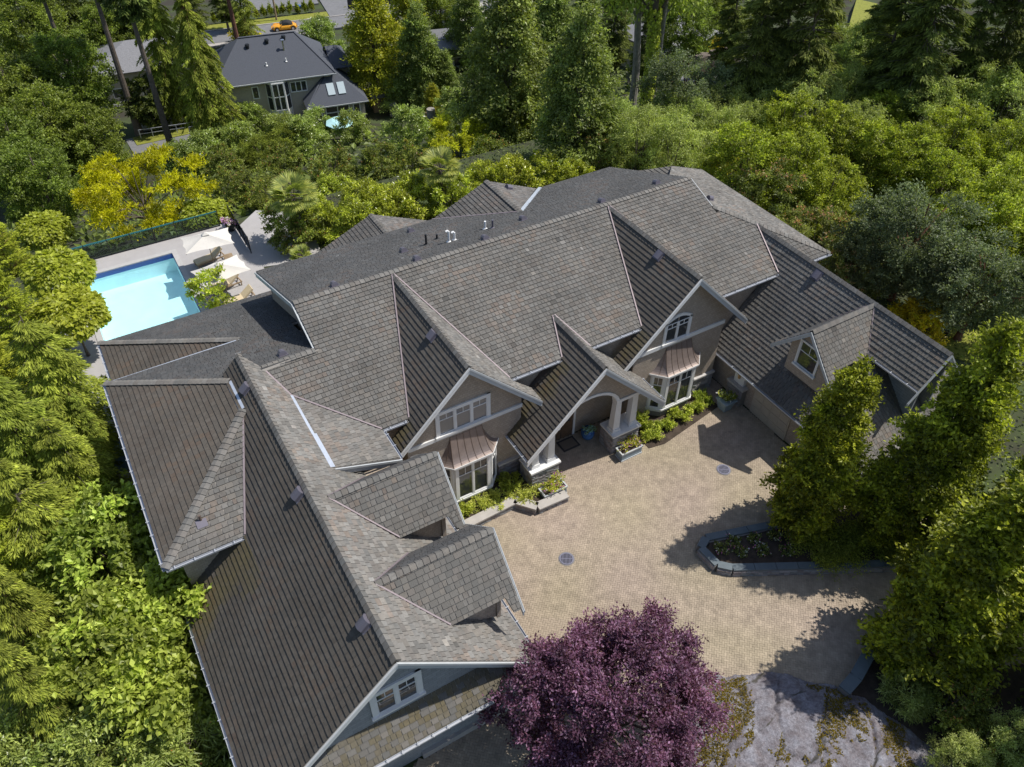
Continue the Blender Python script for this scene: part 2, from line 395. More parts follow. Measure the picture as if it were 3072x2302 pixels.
def patch_noise(x, y, z):
    return .5*math.sin(x*1.3+z*1.1+math.sin(y*.9))+.5*math.sin(y*1.7-x*.6+2*math.sin(z*.8))
NORTH = np.array([.58, .61, .66]); WEST = np.array([.66, .61, .56])  # WEST: shade of slopes turned from the sun, put into the shingle colour
def roof(pts, deck=True, thick=.044, visible=True, tone=None, grp='roof_deck', exs=EXPO, moss=None):
    """one planar convex roof slope: boarding slab plus a course-by-course skin of separate shingles"""
    P = [np.array(p, float) for p in pts]
    n = np.zeros(3)
    for i in range(len(P)):
        a, b = P[i], P[(i+1) % len(P)]; n += np.cross(a, b)
    n /= np.linalg.norm(n)
    if n[2] < 0: n = -n; P = P[::-1]
    e2 = np.array([0, 0, 1.])-n*n[2]; sn = np.linalg.norm(e2); e2 /= sn; e1 = np.cross(e2, n)
    if deck:
        MB().prism([p-n*.005 for p in P], -n*.11).build(grp, M['soffit'], HOUSE)
    west = tone is not None and tone[2] < .63 and tone[0] > .6; gap = .004 if west else .017; var = .05 if west else (.13 if n[0] < .2 else .2)
    o = P[0]
    q = [(np.dot(p-o, e1), p[2]/sn) for p in P]
    ar = sum(q[i][0]*q[(i+1) % len(q)][1]-q[(i+1) % len(q)][0]*q[i][1] for i in range(len(q)))
    if ar < 0: q = q[::-1]
    edges = []
    for i in range(len(q)):
        a, b = q[i], q[(i+1) % len(q)]; edges.append((a[0], a[1], -(b[1]-a[1]), b[0]-a[0]))
    amin = min(p[0] for p in q); amax = max(p[0] for p in q); bmin = min(p[1] for p in q); bmax = max(p[1] for p in q)
    o0 = o-e2*(o[2]/sn)    # point of the plane at b = 0
    j = math.floor(bmin/exs)
    while j*exs < bmax:
        b0 = j*exs; b1 = b0+exs-.002; a = amin-hr.random()*.3
        while a < amax:
            wd = hr.choice((.15, .19, .22, .25, .3, .2)); a1 = a+wd-gap
            jb = hr.uniform(-.004, .004); r_ = [(a, b0+jb), (a1, b0+jb), (a1, b1), (a, b1)]
            full = all((x-px)*nx+(y-py)*ny >= 0 for x, y in r_ for px, py, nx, ny in edges)
            pg = r_ if full else clip(r_, edges)
            if len(pg) >= 3:
                ctr = o0+e1*(a+wd/2)+e2*(b0+exs/2)
                nz = patch_noise(*ctr)
                c = PAL[hr.randrange(6)]*hr.uniform(1-var, 1+var)*(1+.11*nz)*(1.28 if n[0] > .2 else 1)  # sunward slopes lighter: sunlight put into the colour
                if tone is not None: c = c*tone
                if moss is not None:
                    m_ = moss(*ctr)+.3*(hr.random()-.5)
                    if m_ > .3: c = c*(1-min(.8, m_))+np.array([.11, .09, .045])*min(.8, m_)
                if hr.random() < .012 and not west: c = c*hr.choice((.65, 1.4))
                if nz > .45 and hr.random() < .4: c = c*np.array([1.04, .95, .9])
                t = thick*hr.uniform(.92, 1.1)
                if full and visible:
                    v = CAMP-ctr; dist = np.linalg.norm(v)
                    SOLO.append((wd*exs*max(0, np.dot(v/dist, n))/dist**2, ctr, e1, e2, n, wd-.012, exs, t, c))
                    SOLO[-1] += (len(SH_T), tone)
                k = len(SH_V); m = len(pg)
                for (x, y) in pg:
                    h = t-(t-.006)*max(0, min(1, (y-b0)/exs)); SH_V.append(o0+e1*x+e2*y+n*h)
                for (x, y) in pg: SH_V.append(o0+e1*x+e2*y-n*.002)
                SH_C.extend([c]*(2*m))
                SH_T.append([list(range(k, k+m))]+[[k+i+m, k+(i+1) % m+m, k+(i+1) % m, k+i] for i in range(m)])
            a += wd
        j += 1
    return n
def ridge(p0, p1, n1, n2, wd=.15, step=.24):
    """cap shingles over a ridge or hip"""
    p0 = np.array(p0, float); p1 = np.array(p1, float); d = p1-p0; L = np.linalg.norm(d); d /= L
    ds = []
    for n in (n1, n2):
        s = np.cross(d, n); s = s if s[2] < 0 else -s
        if abs(s[2]) < 1e-3: s = np.cross(d, n)*(1 if n is n1 else -1)
        ds.append(s/np.linalg.norm(s))
    up = (n1+n2)/np.linalg.norm(n1+n2); t = 0
    while t < L:
        a = p0+d*t; b = p0+d*min(L, t+step+.02); c = PAL[hr.randrange(6)]*hr.uniform(1.0, 1.35)
        k = len(SH_V); h0 = .075; h1 = .045
        for q, h in ((a, h0), (b, h1)):
            for lift in (h, h-.04):
                SH_V.extend([q+ds[0]*wd+n1*lift, q+up*(lift+.01), q+ds[1]*wd+n2*lift])
        SH_C.extend([c]*12)
        f = [[0, 1, 7, 6], [1, 2, 8, 7], [0, 3, 4, 1], [1, 4, 5, 2], [6, 9, 3, 0], [2, 5, 11, 8]]
        SH_T.append([[k+i for i in q] for q in f]); t += step
def gutter(p0, p1, out, hang=.7):
    p0 = np.array(p0, float); p1 = np.array(p1, float); out = np.array(out, float)
    mb = MB(); z = np.array([0, 0, 1.])
    a = p0+out*.06-z*.05; b = p1+out*.06-z*.05
    mb.bar(a-out*.05-z*.02, b-out*.05-z*.02, .015, .1); mb.bar(a+out*.05, b+out*.05, .014, .075); mb.bar(a-z*.04, b-z*.04, .1, .012)
    L = np.linalg.norm(p1-p0); k = .3
    while k < L:
        q = p0+(p1-p0)*k/L; mb.bar(q-out*.02+z*.012, q+out*.15+z*.012, .035, .012); k += hang
    return mb.build('gutter', M['gutter'], HOUSE)
def strip(name, p0, p1, wd, mt, lift=.05, ht=.035, n=(0, 0, 1)):
    p0 = np.array(p0, float); p1 = np.array(p1, float); n = np.array(n, float)
    return MB().bar(p0+n*lift, p1+n*lift, wd, ht, n).build(name, M[mt], HOUSE)
def rake(top, bot, out, dep=.27, mt='rake_grey', drop=.02):
    """barge board along a gable edge: main board, upper trim strip"""
    top = np.array(top, float); bot = np.array(bot, float); out = np.array(out, float); z = np.array([0, 0, 1.])
    mb = MB()
    mb.prism([top-z*drop, bot-z*drop, bot-z*(dep+drop), top-z*(dep+drop)], out*.045)
    mb.prism([top-z*(drop-.025)+out*.046, bot-z*(drop-.025)+out*.046, bot-z*(drop+.085)+out*.046, top-z*(drop+.085)+out*.046], out*.03)
    return mb.build('barge_board', M[mt], HOUSE)

S = .373
zf = lambda y: 6.05+S*(y-22.25)
pt = lambda x, y, fn: (x, y, fn(x, y))
# main front slope
F = lambda x, y: zf(y)
nF = roof([pt(*p, F) for p in ((6.2, 28.9), (28.5, 28.9), (28.5, 26.5), (6.2, 26.5))])
roof([pt(*p, F) for p in ((3.86, 26.5), (28.87, 26.5), (33.08, 22.25), (7.2, 22.25), (4.46, 24.93))])
Rr = lambda x, y: 8.53-S*(y-28.9)
nR = roof([pt(*p, Rr) for p in ((6.2, 28.9), (28.5, 28.9), (28.5, 35.9), (6.2, 35.9))], visible=False, tone=NORTH)
ridge((6.2, 28.9, 8.54), (28.5, 28.9, 8.54), nF, nR)
RH = lambda x, y: 6.05+.376*(33.08-x)
nRH = roof([pt(*p, RH) for p in ((28.47, 26.95), (33.08, 22.25), (33.08, 32.65), (30.4, 32.5), (28.47, 30.5))], visible=False)
ridge((28.55, 26.9, 7.78), (33.08, 22.25, 6.05), nF, nRH)
roof([(30.4, 29.5, 7.06), (30.4, 32.5, 7.06), (28.5, 34.3, 6.3), (28.5, 30.2, 6.3)], visible=False)
rake((28.52, 28.9, 8.5), (28.52, 26.95, 7.78), (1, 0, 0)); rake((28.52, 28.9, 8.5), (28.52, 31.3, 7.6), (1, 0, 0))
# left hip block, second-floor eaves
BL = lambda x, y: 6.08+S*(x+2.05)
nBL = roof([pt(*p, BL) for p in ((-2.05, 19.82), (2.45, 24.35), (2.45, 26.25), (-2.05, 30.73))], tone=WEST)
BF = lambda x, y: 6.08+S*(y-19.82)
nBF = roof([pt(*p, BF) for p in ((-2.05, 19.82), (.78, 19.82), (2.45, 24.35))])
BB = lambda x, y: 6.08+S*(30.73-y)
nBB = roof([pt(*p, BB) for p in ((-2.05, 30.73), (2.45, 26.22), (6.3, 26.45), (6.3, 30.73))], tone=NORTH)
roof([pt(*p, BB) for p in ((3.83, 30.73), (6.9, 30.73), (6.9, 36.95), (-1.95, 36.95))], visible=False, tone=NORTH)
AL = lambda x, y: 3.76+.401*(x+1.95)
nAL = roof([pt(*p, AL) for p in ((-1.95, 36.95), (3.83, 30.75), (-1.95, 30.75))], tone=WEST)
ridge((-2.05, 19.82, 6.1), (2.45, 24.35, 7.78), nBL, nBF, .17); ridge((-2.05, 30.73, 6.1), (2.45, 26.22, 7.78), nBL, nBB)
ridge((-1.95, 36.95, 3.8), (3.83, 30.75, 6.1), nAL, nBB); ridge((3.86, 26.48, 7.66), (6.15, 26.48, 7.66), nF, nBB)
strip('drip_edge', (-1.9, 30.76, 6.07), (3.83, 30.76, 6.1), .05, 'flashing', 0)
# main left gable end
rake((6.18, 28.9, 8.5), (6.18, 35.9, 5.9), (-1, 0, 0)); rake((6.18, 28.9, 8.5), (6.18, 26.5, 7.62), (-1, 0, 0), .2)
MB().prism([(6.6, 26.5, 7.4), (6.6, 28.9, 8.3), (6.6, 35.3, 5.9), (6.6, 35.3, 4.2), (6.6, 26.5, 7.2)], (.2, 0, 0)).build('wall', M['siding'], HOUSE)
# left wing
LW = lambda x, y: 8.32-.95*abs(x-3.13)
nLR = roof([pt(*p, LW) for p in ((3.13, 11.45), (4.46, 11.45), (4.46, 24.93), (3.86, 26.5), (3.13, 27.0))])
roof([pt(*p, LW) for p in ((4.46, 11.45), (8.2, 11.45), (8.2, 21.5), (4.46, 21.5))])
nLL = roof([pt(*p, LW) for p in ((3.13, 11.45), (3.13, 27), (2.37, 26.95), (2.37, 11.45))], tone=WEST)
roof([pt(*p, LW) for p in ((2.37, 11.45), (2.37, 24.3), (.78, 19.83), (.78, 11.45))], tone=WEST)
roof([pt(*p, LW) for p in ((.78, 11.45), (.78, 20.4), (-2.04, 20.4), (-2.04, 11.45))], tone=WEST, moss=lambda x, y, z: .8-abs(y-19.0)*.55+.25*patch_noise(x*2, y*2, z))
ridge((3.13, 11.45, 8.34), (3.13, 27, 8.34), nLL, nLR)
SW = lambda x, y: 6.03+S*(7.2-x)
nSW = roof([pt(*p, SW) for p in ((4.46, 20.42), (7.2, 20.5), (7.2, 22.25), (4.46, 24.93))])
strip('flashing_strip', (4.5, 20.42, 7.06), (4.5, 22.4, 7.06), .19, 'flashing', .03, .02, nSW)
strip('flashing_strip', (4.42, 22.4, 7.09), (4.42, 24.9, 7.09), .19, 'flashing', .035, .02, nSW)
strip('flashing_strip', (2.42, 24.4, 7.72), (2.42, 26.2, 7.72), .24, 'flashing', .04, .02, nBL)
rake((4.5, 20.42, 7.02), (7.25, 20.42, 6.0), (0, -1, 0), .3)
MB().prism([(4.6, 20.75, 6.6), (7.0, 20.75, 5.9), (7.0, 20.75, 4.3)], (0, .1, 0)).build('wall', M['siding'], HOUSE)
MB().prism([(2.2, 26.75, 7.2), (4.1, 26.75, 7.2), (3.13, 26.75, 8.1)], (0, .1, 0)).build('wall', M['siding'], HOUSE)
# valleys as painted metal
for a, b in (((3.86, 26.5, 7.63), (4.46, 24.93, 7.05)), ((4.46, 24.93, 7.05), (7.2, 22.25, 6.04)), ((2.42, 24.3, 7.7), (.78, 19.83, 6.09))):
    strip('valley_flashing', a, b, .07, 'valley_metal', .05, .05)
# gables on the front
def gable(xr, zr, y0, ymain, sl, hl, hr_, ylow, main=zf, ey=22.25, mainz=None):
    """cross gable whose ridge runs back into the main front slope"""
    G = lambda x, y: zr-sl*abs(x-xr)
    yb = 22.25+(zr-6.05)/S; dx = (zr-6.05)/sl; ns = []
    for sg, h in ((-1, hl), (1, hr_)):
        xv = xr+sg*dx
        tn = np.array([.7, .66, .62]) if sg < 0 else None  # left gable slopes darker: shade painted into the shingle tint
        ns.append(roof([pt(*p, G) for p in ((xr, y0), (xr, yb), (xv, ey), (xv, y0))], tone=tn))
        roof([pt(*p, G) for p in ((xv, y0), (xv, ylow), (xr+sg*h, ylow), (xr+sg*h, y0))], tone=tn, moss=(lambda x, y, z: .75-abs(y-21.9)*1.1+.25*patch_noise(x*2, y*3, z)) if sg < 0 else None)
        strip('valley_flashing', (xr+sg*.05, yb-.1, zr), (xv+sg*.0, ey+.02, 6.06), .06, 'valley_metal', .05, .05)
    ridge((xr, y0, zr+.03), (xr, yb-.1, zr+.03), ns[0], ns[1], .14)
    return ns
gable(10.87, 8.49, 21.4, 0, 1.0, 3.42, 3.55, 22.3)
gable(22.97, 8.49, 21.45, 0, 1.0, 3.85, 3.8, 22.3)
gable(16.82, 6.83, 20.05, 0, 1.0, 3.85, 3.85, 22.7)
for xr, zr, y0, hl, h2 in ((10.87, 8.49, 21.4, 3.45, 3.6), (22.97, 8.49, 21.45, 3.9, 3.85), (16.82, 6.83, 20.05, 3.9, 3.9)):
    rake((xr, y0, zr), (xr-hl, y0, zr-hl), (0, -1, 0), .3, 'trim'); rake((xr, y0, zr), (xr+h2, y0, zr-h2), (0, -1, 0), .34)
# right wing with its low skirt roof
RW = lambda x, y: 7.12-1.127*abs(x-30.25)
nW = []
for sg in (-1, 1):
    m = lambda d: 30.25+sg*d
    nW.append(roof([pt(*p, RW) for p in ((m(0), 12.95), (m(0), 25.12), (m(.95), 22.25), (m(.95), 12.95))], visible=sg < 0))
    roof([pt(*p, RW) for p in ((m(.95), 12.95), (m(.95), 22.7), (m(1.37), 22.7), (m(1.37), 12.95))], visible=sg < 0)
    roof([pt(*p, RW) for p in ((m(1.37), 15.7), (m(1.37), 22.7), (m(4.3), 22.7), (m(4.3), 12.5))], visible=sg < 0)
    gutter(pt(m(1.37), 15.6, RW), pt(m(1.37), 12.95, RW), (sg, 0, 0), .9)
    gutter(pt(m(4.3), 22.6, RW), pt(m(4.3), 12.5, RW), (sg, 0, 0), 1.5)
    MB().prism([(m(.7), 13.45, 3.2), (m(.7), 15.75, 5.5), (m(.7), 15.75, 6.28), (m(.7), 13.2, 6.28), (m(.7), 13.2, 3.0)], (-sg*.1, 0, 0)).build('cheek_panel', M['siding_blue'], HOUSE)
ridge((30.25, 12.95, 7.14), (30.25, 25.1, 7.14), nW[0], nW[1])
strip('valley_flashing', (30.2, 25.1, 7.13), (29.3, 22.25, 6.07), .06, 'valley_metal', .05, .05)
SK = lambda x, y: 5.58-1.0*(15.7-y)
nSK = roof([pt(*p, SK) for p in ((25.95, 12.42), (34.55, 12.42), (31.62, 15.7), (28.88, 15.7))])
roof([pt(*p, SK) for p in ((29.0, 15.7), (31.5, 15.7), (31.0, 16.6), (29.6, 16.6))])
ridge((25.95, 12.45, 2.3), (28.88, 15.7, 5.57), nW[0], nSK, .13)
gutter((26.0, 12.42, 2.28), (34.5, 12.42, 2.28), (0, -1, 0), 1.2)
rake((30.25, 12.95, 7.1), (28.4, 12.95, 5.02), (0, -1, 0), .26); rake((30.25, 12.95, 7.1), (32.0, 12.95, 5.1), (0, -1, 0), .3)
# rear gables
def rear_gable(xr, zr, y1, hw, sl, yb):
    G = lambda x, y: zr-sl*abs(x-xr); ns = []
    for sg in (-1, 1):
        ns.append(roof([pt(*p, G) for p in ((xr, yb), (xr, y1), (xr+sg*hw, y1), (xr+sg*hw, min(y1-.1, yb+hw*sl/S)))], visible=False, tone=np.array([.8, .8, .82])))
    ridge((xr, yb, zr+.03), (xr, y1, zr+.03), ns[0], ns[1])
rear_gable(19.8, 7.3, 36.0, 3.4, .42, 32.15)
rear_gable(13.54, 5.85, 38.2, 3.6, .42, 35.6)
strip('valley_flashing', (19.85, 32.2, 7.32), (23.4, 35.85, 5.95), .22, 'flashing', .03, .03)
strip('valley_flashing', (19.75, 32.2, 7.32), (16.3, 35.95, 5.9), .08, 'valley_metal', .03, .03)
# dormers of the left wing (face the courtyard)
def dormer(yr, zr, x0, x1, hw, sl, sgn, plane, lo):
    """ridge along x; sgn +1 when the gable end faces +x"""
    ns = []
    for s_ in (-1, 1):
        G = lambda x, y: zr-sl*abs(y-yr)
        xv = lo; ye = yr+s_*hw
        ns.append(roof([pt(*p, G) for p in ((x0, yr), (x1, yr), (x1, ye), (xv, ye))], tone=NORTH if s_ > 0 else None))
        # short tail of roof at the gable end that follows the barge board down
        roof([pt(*p, G) for p in ((x1-sgn*.42, ye), (x1, ye), (x1, ye+s_*.42), (x1-sgn*.3, ye+s_*.42))])
        rake((x1, yr, zr), (x1, yr+s_*(hw+.5), zr-sl*(hw+.5)), (sgn, 0, 0), .24)
        strip('valley_flashing', (x0, yr+s_*.04, zr), (xv, ye, zr-sl*hw+.02), .06, 'valley_metal', .05, .05)
    ridge((x0, yr, zr+.03), (x1, yr, zr+.03), ns[0], ns[1], .15)
    xw = x1-sgn*.45
    MB().prism([(xw, yr-hw+.25, zr-3.2), (xw, yr+hw-.25, zr-3.2), (xw, yr+hw-.25, zr-sl*hw+.1), (xw, yr, zr-.22), (xw, yr-hw+.25, zr-sl*hw+.1)], (-sgn*.15, 0, 0)).build('wall', M['siding'], HOUSE)
    for s_ in (-1, 1):
        y_ = yr+s_*(hw-.32)
        MB().prism([(xw-sgn*.16, y_, zr-sl*hw+.05), (lo-sgn*.6, y_, zr-sl*hw+.05), (lo-sgn*.6, y_, zr-sl*hw-.2), (xw-sgn*.16, y_, zr-3.2)], (0, -s_*.12, 0)).build('wall', M['siding'], HOUSE)
    return xw
dormer(14.52, 7.75, 3.73, 8.03, 1.63, 1.04, 1, LW, 5.52)
dormer(18.55, 7.77, 3.71, 7.95, 1.63, 1.04, 1, LW, 5.54)
DX = dormer(17.2, 7.04, 30.2, 26.19, 1.42, 1.08, -1, RW, 28.88)
# pent roof over the left wing's front wall
PR = lambda x, y: 4.25-.95*(12.0-y)
roof([pt(*p, PR) for p in ((-1.3, 12.0), (7.4, 12.0), (6.1, 11.12), (-2.05, 11.12))], exs=.2, moss=lambda x, y, z: .5+.2*patch_noise(x*.7, y*3, z))
gutter((-2.0, 11.12, 3.4), (6.1, 11.12, 3.4), (0, -1, 0), .55)
rake((3.13, 11.45, 8.28), (-2.1, 11.45, 3.31), (0, -1, 0), .27, 'trim'); rake((3.13, 11.45, 8.28), (8.3, 11.45, 3.37), (0, -1, 0), .3)
# gutters
gutter((7.25, 22.25, 6.03), (8.38, 22.25, 6.03), (0, -1, 0)); gutter((13.35, 22.25, 6.03), (16.0, 22.25, 6.03), (0, -1, 0))
gutter((17.65, 22.25, 6.03), (20.5, 22.25, 6.03), (0, -1, 0)); gutter((25.45, 22.25, 6.03), (29.25, 22.25, 6.03), (0, -1, 0)); gutter((31.2, 22.25, 6.03), (33.1, 22.25, 6.03), (0, -1, 0))
gutter((7.2, 22.2, 6.02), (7.2, 20.5, 6.02), (1, 0, 0)); gutter((-2.05, 19.82, 6.07), (-2.05, 30.73, 6.07), (-1, 0, 0)); gutter((-2.05, 19.82, 6.07), (.75, 19.82, 6.07), (0, -1, 0))
gutter((-2.04, 20.3, 3.4), (-2.04, 11.45, 3.4), (-1, 0, 0)); gutter((8.2, 11.5, 3.48), (8.2, 20.3, 3.48), (1, 0, 0)); gutter((-1.95, 30.8, 3.76), (-1.95, 36.95, 3.76), (-1, 0, 0))
gutter((12.97, 20.1, 2.98), (12.97, 22.2, 2.98), (-1, 0, 0)); gutter((20.67, 20.1, 2.98), (20.67, 21.9, 2.98), (1, 0, 0))

# shingles: the 300 that show largest as single pieces, the rest joined
def build_shingles():
    SOLO.sort(key=lambda s_: -s_[0]); pick = SOLO[:300]; drop = set(s_[9] for s_ in pick)
    loops = []; tot = []; used = np.zeros(len(SH_V), bool)
    for i, fs in enumerate(SH_T):
        if i in drop: continue
        for f in fs: loops += f; tot.append(len(f))
    loops = np.array(loops); used[loops] = True
    idx = np.cumsum(used)-1
    V = np.array(SH_V)[used]-HO; C = np.array(SH_C)[used]
    o = link('shingles', mesh_raw('shingles', V, idx[loops], tot, M['shingle'], C), HOUSE); tag(o, kind='stuff')
    cache = {}
    def variants(tn):
        key = None if tn is None else tuple(tn)
        if key not in cache:
            cache[key] = []
            for i in range(8):
                c = PAL[i % 6]*hr.uniform(.88, 1.12)*(1 if tn is None else tn)
                Vv = np.array([(-.5, -.5, 1), (.5, -.5, 1), (.5, .5, .18), (-.5, .5, .18), (-.5, -.5, 0), (.5, -.5, 0), (.5, .5, 0), (-.5, .5, 0)])
                cache[key].append(mesh_raw('shingle', Vv, [0, 1, 2, 3, 4, 5, 1, 0, 5, 6, 2, 1, 6, 7, 3, 2, 7, 4, 0, 3], [4]*5, M['shingle'], np.repeat(c[None], 8, 0)))
        return cache[key]
    for s_ in pick:
        _, ctr, e1, e2, n, wd, ex, t, c, _i, tn = s_
        b = link('shingle', variants(tn if n[0] < .2 else A(1.28, 1.28, 1.28))[hr.randrange(8)], HOUSE)  # single sunward shingles carry the same painted sunlight
        mm = Matrix.Identity(4); p = ctr-HO
        for i in range(3):
            mm[i][0] = e1[i]*wd; mm[i][1] = e2[i]*ex; mm[i][2] = n[i]*t; mm[i][3] = p[i]
        b.matrix_local = mm
build_shingles()
# ---------------------------------------------------------------- walls, windows, porch of the house
def wallbox(x0, x1, y0, y1, z0, z1, mt='siding'): return MB().box(x0, x1, y0, y1, z0, z1).build('wall', M[mt], HOUSE)
wallbox(6.7, 28.2, 22.75, 35.3, 0, 5.85); wallbox(28.21, 32.5, 22.75, 32.0, 0, 5.9); wallbox(-1.55, 6.69, 20.35, 30.2, 0, 5.95); wallbox(-1.4, 6.9, 30.21, 36.4, 0, 3.7)
wallbox(-1.45, 7.6, 12.35, 20.34, 0, 3.4); wallbox(26.45, 34, 13.1, 22.74, 0, 2.5)
wallbox(10.4, 16.6, 35.31, 37.6, 0, 4.4)
MB().prism([(x, 12.0, z) for x, z in ((-1.45, 0), (7.6, 0), (7.6, 3.75), (3.13, 8.0), (-1.45, 3.65))], (0, .34, 0)).build('wall', M['siding_blue'], HOUSE)
def gwall(xr, zr, y, xl, xrr, sl=1.0, zb=0):
    return MB().prism([(xl, y, zb), (xrr, y, zb), (xrr, y, zr-.16-sl*(xrr-xr)), (xr, y, zr-.16), (xl, y, zr-.16-sl*(xr-xl))], (0, .85, 0)).build('wall', M['siding'], HOUSE)
gwall(10.87, 8.49, 21.9, 8.05, 13.7); gwall(22.97, 8.49, 21.95, 20.1, 25.75)
def board(x0, x1, y, z0, z1, d=.05, mt='trim', name='trim_board'): return MB().box(x0, x1, y-d, y, z0, z1).build(name, M[mt], HOUSE)
board(8.06, 13.72, 21.899, 4.5, 4.7, .07); board(20.1, 25.77, 21.949, 4.46, 4.68, .07)
def window(o, ex, n, wd, ht, cols, casing=.14, mul=.07, head=.26, sill=True, split=True, glass='pane', arch=0, parent=None, hw=2):
    """casement window on a wall: o bottom-left of the casing, ex along the wall, n outward"""
    parent = parent or HOUSE
    ex = A(*ex); n = A(*n); mb = MB().fr(o, ex, n, (0, 0, 1))
    mb.box(0, casing, 0, .06, 0, ht); mb.box(wd-casing, wd, 0, .06, 0, ht)
    if arch:
        K = 8; pts = [(casing*0+wd*i/K, 0, ht+arch*math.sin(math.pi*i/K)) for i in range(K+1)]
        for i in range(K):
            a, b = pts[i], pts[i+1]
            mb.add([(a[0], 0, a[2]-casing-arch*.5*0), (b[0], 0, b[2]-casing), (b[0], 0, b[2]), (a[0], 0, a[2]), (a[0], .06, a[2]-casing), (b[0], .06, b[2]-casing), (b[0], .06, b[2]), (a[0], .06, a[2])],
                   [(0, 1, 2, 3), (7, 6, 5, 4), (0, 4, 5, 1), (1, 5, 6, 2), (2, 6, 7, 3), (3, 7, 4, 0)])
    else: mb.box(0, wd, 0, .075, ht-casing, ht)
    if sill: mb.box(-.05, wd+.05, 0, .13, -.07, .035)
    else: mb.box(casing, wd-casing, 0, .06, 0, .06)
    iw = (wd-2*casing-mul*(cols-1))/cols; z0 = .06; z1 = ht-casing
    f = .035; panes = []
    for c in range(cols):
        x0 = casing+c*(iw+mul); x1 = x0+iw
        if c: mb.box(x0-mul, x0, 0, .055, z0, z1)
        mb.box(x0, x0+f, 0, .04, z0, z1); mb.box(x1-f, x1, 0, .04, z0, z1); mb.box(x0+f, x1-f, 0, .04, z0, z0+f); mb.box(x0+f, x1-f, 0, .04, z1-f, z1)
        zs = z1-f-(z1-z0)*head
        if split:
            mb.box(x0+f, x1-f, 0, .038, zs-.018, zs+.018)
            for h in range(1, hw):
                xm = x0+f+(x1-x0-2*f)*h/hw; mb.box(xm-.014, xm+.014, 0, .037, zs+.018, z1-f)
                panes.append((x0+f+(x1-x0-2*f)*(h-1)/hw+(.014 if h > 1 else 0), xm-.014, zs+.018, z1-f))
            panes.append((x0+f+(x1-x0-2*f)*(hw-1)/hw+.014, x1-f, zs+.018, z1-f)); panes.append((x0+f, x1-f, z0+f, zs-.018))
        else: panes.append((x0+f, x1-f, z0+f, z1-f))
        if arch: panes.append((x0, x1, z1, z1+arch*.8))
    wo = mb.build('window', M['trim'], parent)
    for (a, b, c, d) in panes:
        MB().fr(o, ex, n, (0, 0, 1)).box(a, b, .006, .014, c, d).build('pane', M[glass], wo)
    return wo
X1 = (1, 0, 0); NF = (0, -1, 0)
window((9.42, 21.89, 4.72), X1, NF, 2.66, 1.43, 3, .17, .1, glass='pane_pale')
window((21.72, 21.94, 4.68), X1, NF, 1.66, 1.3, 2, .15, .09, .22, arch=.32)
window((2.2, 11.99, 4.72), X1, NF, 1.78, 1.48, 2, .2, .12, .3)
window((DX-.005, 18.0-.1, 4.5), (0, -1, 0), (-1, 0, 0), 1.3, 1.5, 1, .1, head=.35)
# bay windows with flared copper roofs
def bay(xc, yw, w0, w1, dep, zs, ze):
    """xc centre, yw wall, w0 half width of the front, w1 half width at the wall"""
    pl = [(xc-w1, yw), (xc-w0, yw-dep), (xc+w0, yw-dep), (xc+w1, yw)]
    b = MB().prism([(x, y, zs-.18) for x, y in pl], (0, 0, ze-zs+.12)).build('bay', M['trim'], HOUSE)
    b['label'] = 'white panelled bay under a copper roof'
    q = [(xc-w1-.06, yw), (xc-w0-.05, yw-dep-.1), (xc+w0+.05, yw-dep-.1), (xc+w1+.06, yw)]
    MB().prism([(x, y, zs-.02) for x, y in q], (0, 0, .09)).build('sill', M['trim'], b)
    MB().prism([(x, y, .05) for x, y in pl], (0, 0, zs-.24)).build('bay_base', M['mortar'], b)
    window((xc-w0+.02, yw-dep-.004, zs+.08), X1, NF, 2*w0-.04, ze-zs-.16, 2, .15, .08, .24, sill=False)
    for sg in (-1, 1):
        a = A(xc+sg*w1, yw, zs+.08); c = A(xc+sg*w0, yw-dep, zs+.08)
        st, en = (a, c) if sg < 0 else (c, a)
        d = en-st; L = np.linalg.norm(d); d /= L; nn = np.cross(d, (0, 0, 1.))
        window(st+nn*.004+d*.06, d, nn, L-.12, ze-zs-.16, 1, .1, .06, .24, sill=False, hw=2)
    # copper roof: concave flare from wall to eave
    K = 9; zt = ze+1.3; e = .13
    def ring(t):
        z = ze+.04+(zt-ze)*t**1.9; g = 1-t
        fw = w0+.07; return [(xc-(w1+e)*g-.62*w0*t*1.35, yw-.001, z), (xc-fw*g-.86*w0*t, yw-(dep+e)*g-.02, z), (xc+fw*g+.86*w0*t, yw-(dep+e)*g-.02, z), (xc+(w1+e)*g+.62*w0*t*1.35, yw-.001, z)]
    mb = MB(); rs = [ring(k/K) for k in range(K+1)]
    for k in range(K):
        for i in range(3): mb.add([rs[k][i], rs[k][i+1], rs[k+1][i+1], rs[k+1][i]], [(0, 1, 2, 3)])
    mb.add(rs[0], [(3, 2, 1, 0)]); mb.add(rs[K], [(0, 1, 2, 3)])
    cr = mb.build('copper_roof', M['copper'], HOUSE)
    for i, fr_ in ((0, .5), (1, .0), (1, .2), (1, .4), (1, .6), (1, .8), (2, 0.0), (2, .5)):
        pts = [A(*rs[k][i])*(1-fr_)+A(*rs[k][i+1])*fr_+A(0, 0, .01) for k in range(K+1)]
        MB().tube(pts, .016, 5).build('standing_seam', M['seam'], cr)
    mb = MB()
    for i in range(3): mb.bar(A(*rs[0][i])-A(0, 0, .05), A(*rs[0][i+1])-A(0, 0, .05), .05, .09)
    mb.build('eave_trim', M['trim'], cr)
bay(10.86, 21.9, .92, 1.5, .52, .58, 3.0); bay(22.88, 21.95, .92, 1.5, .55, .55, 2.95)
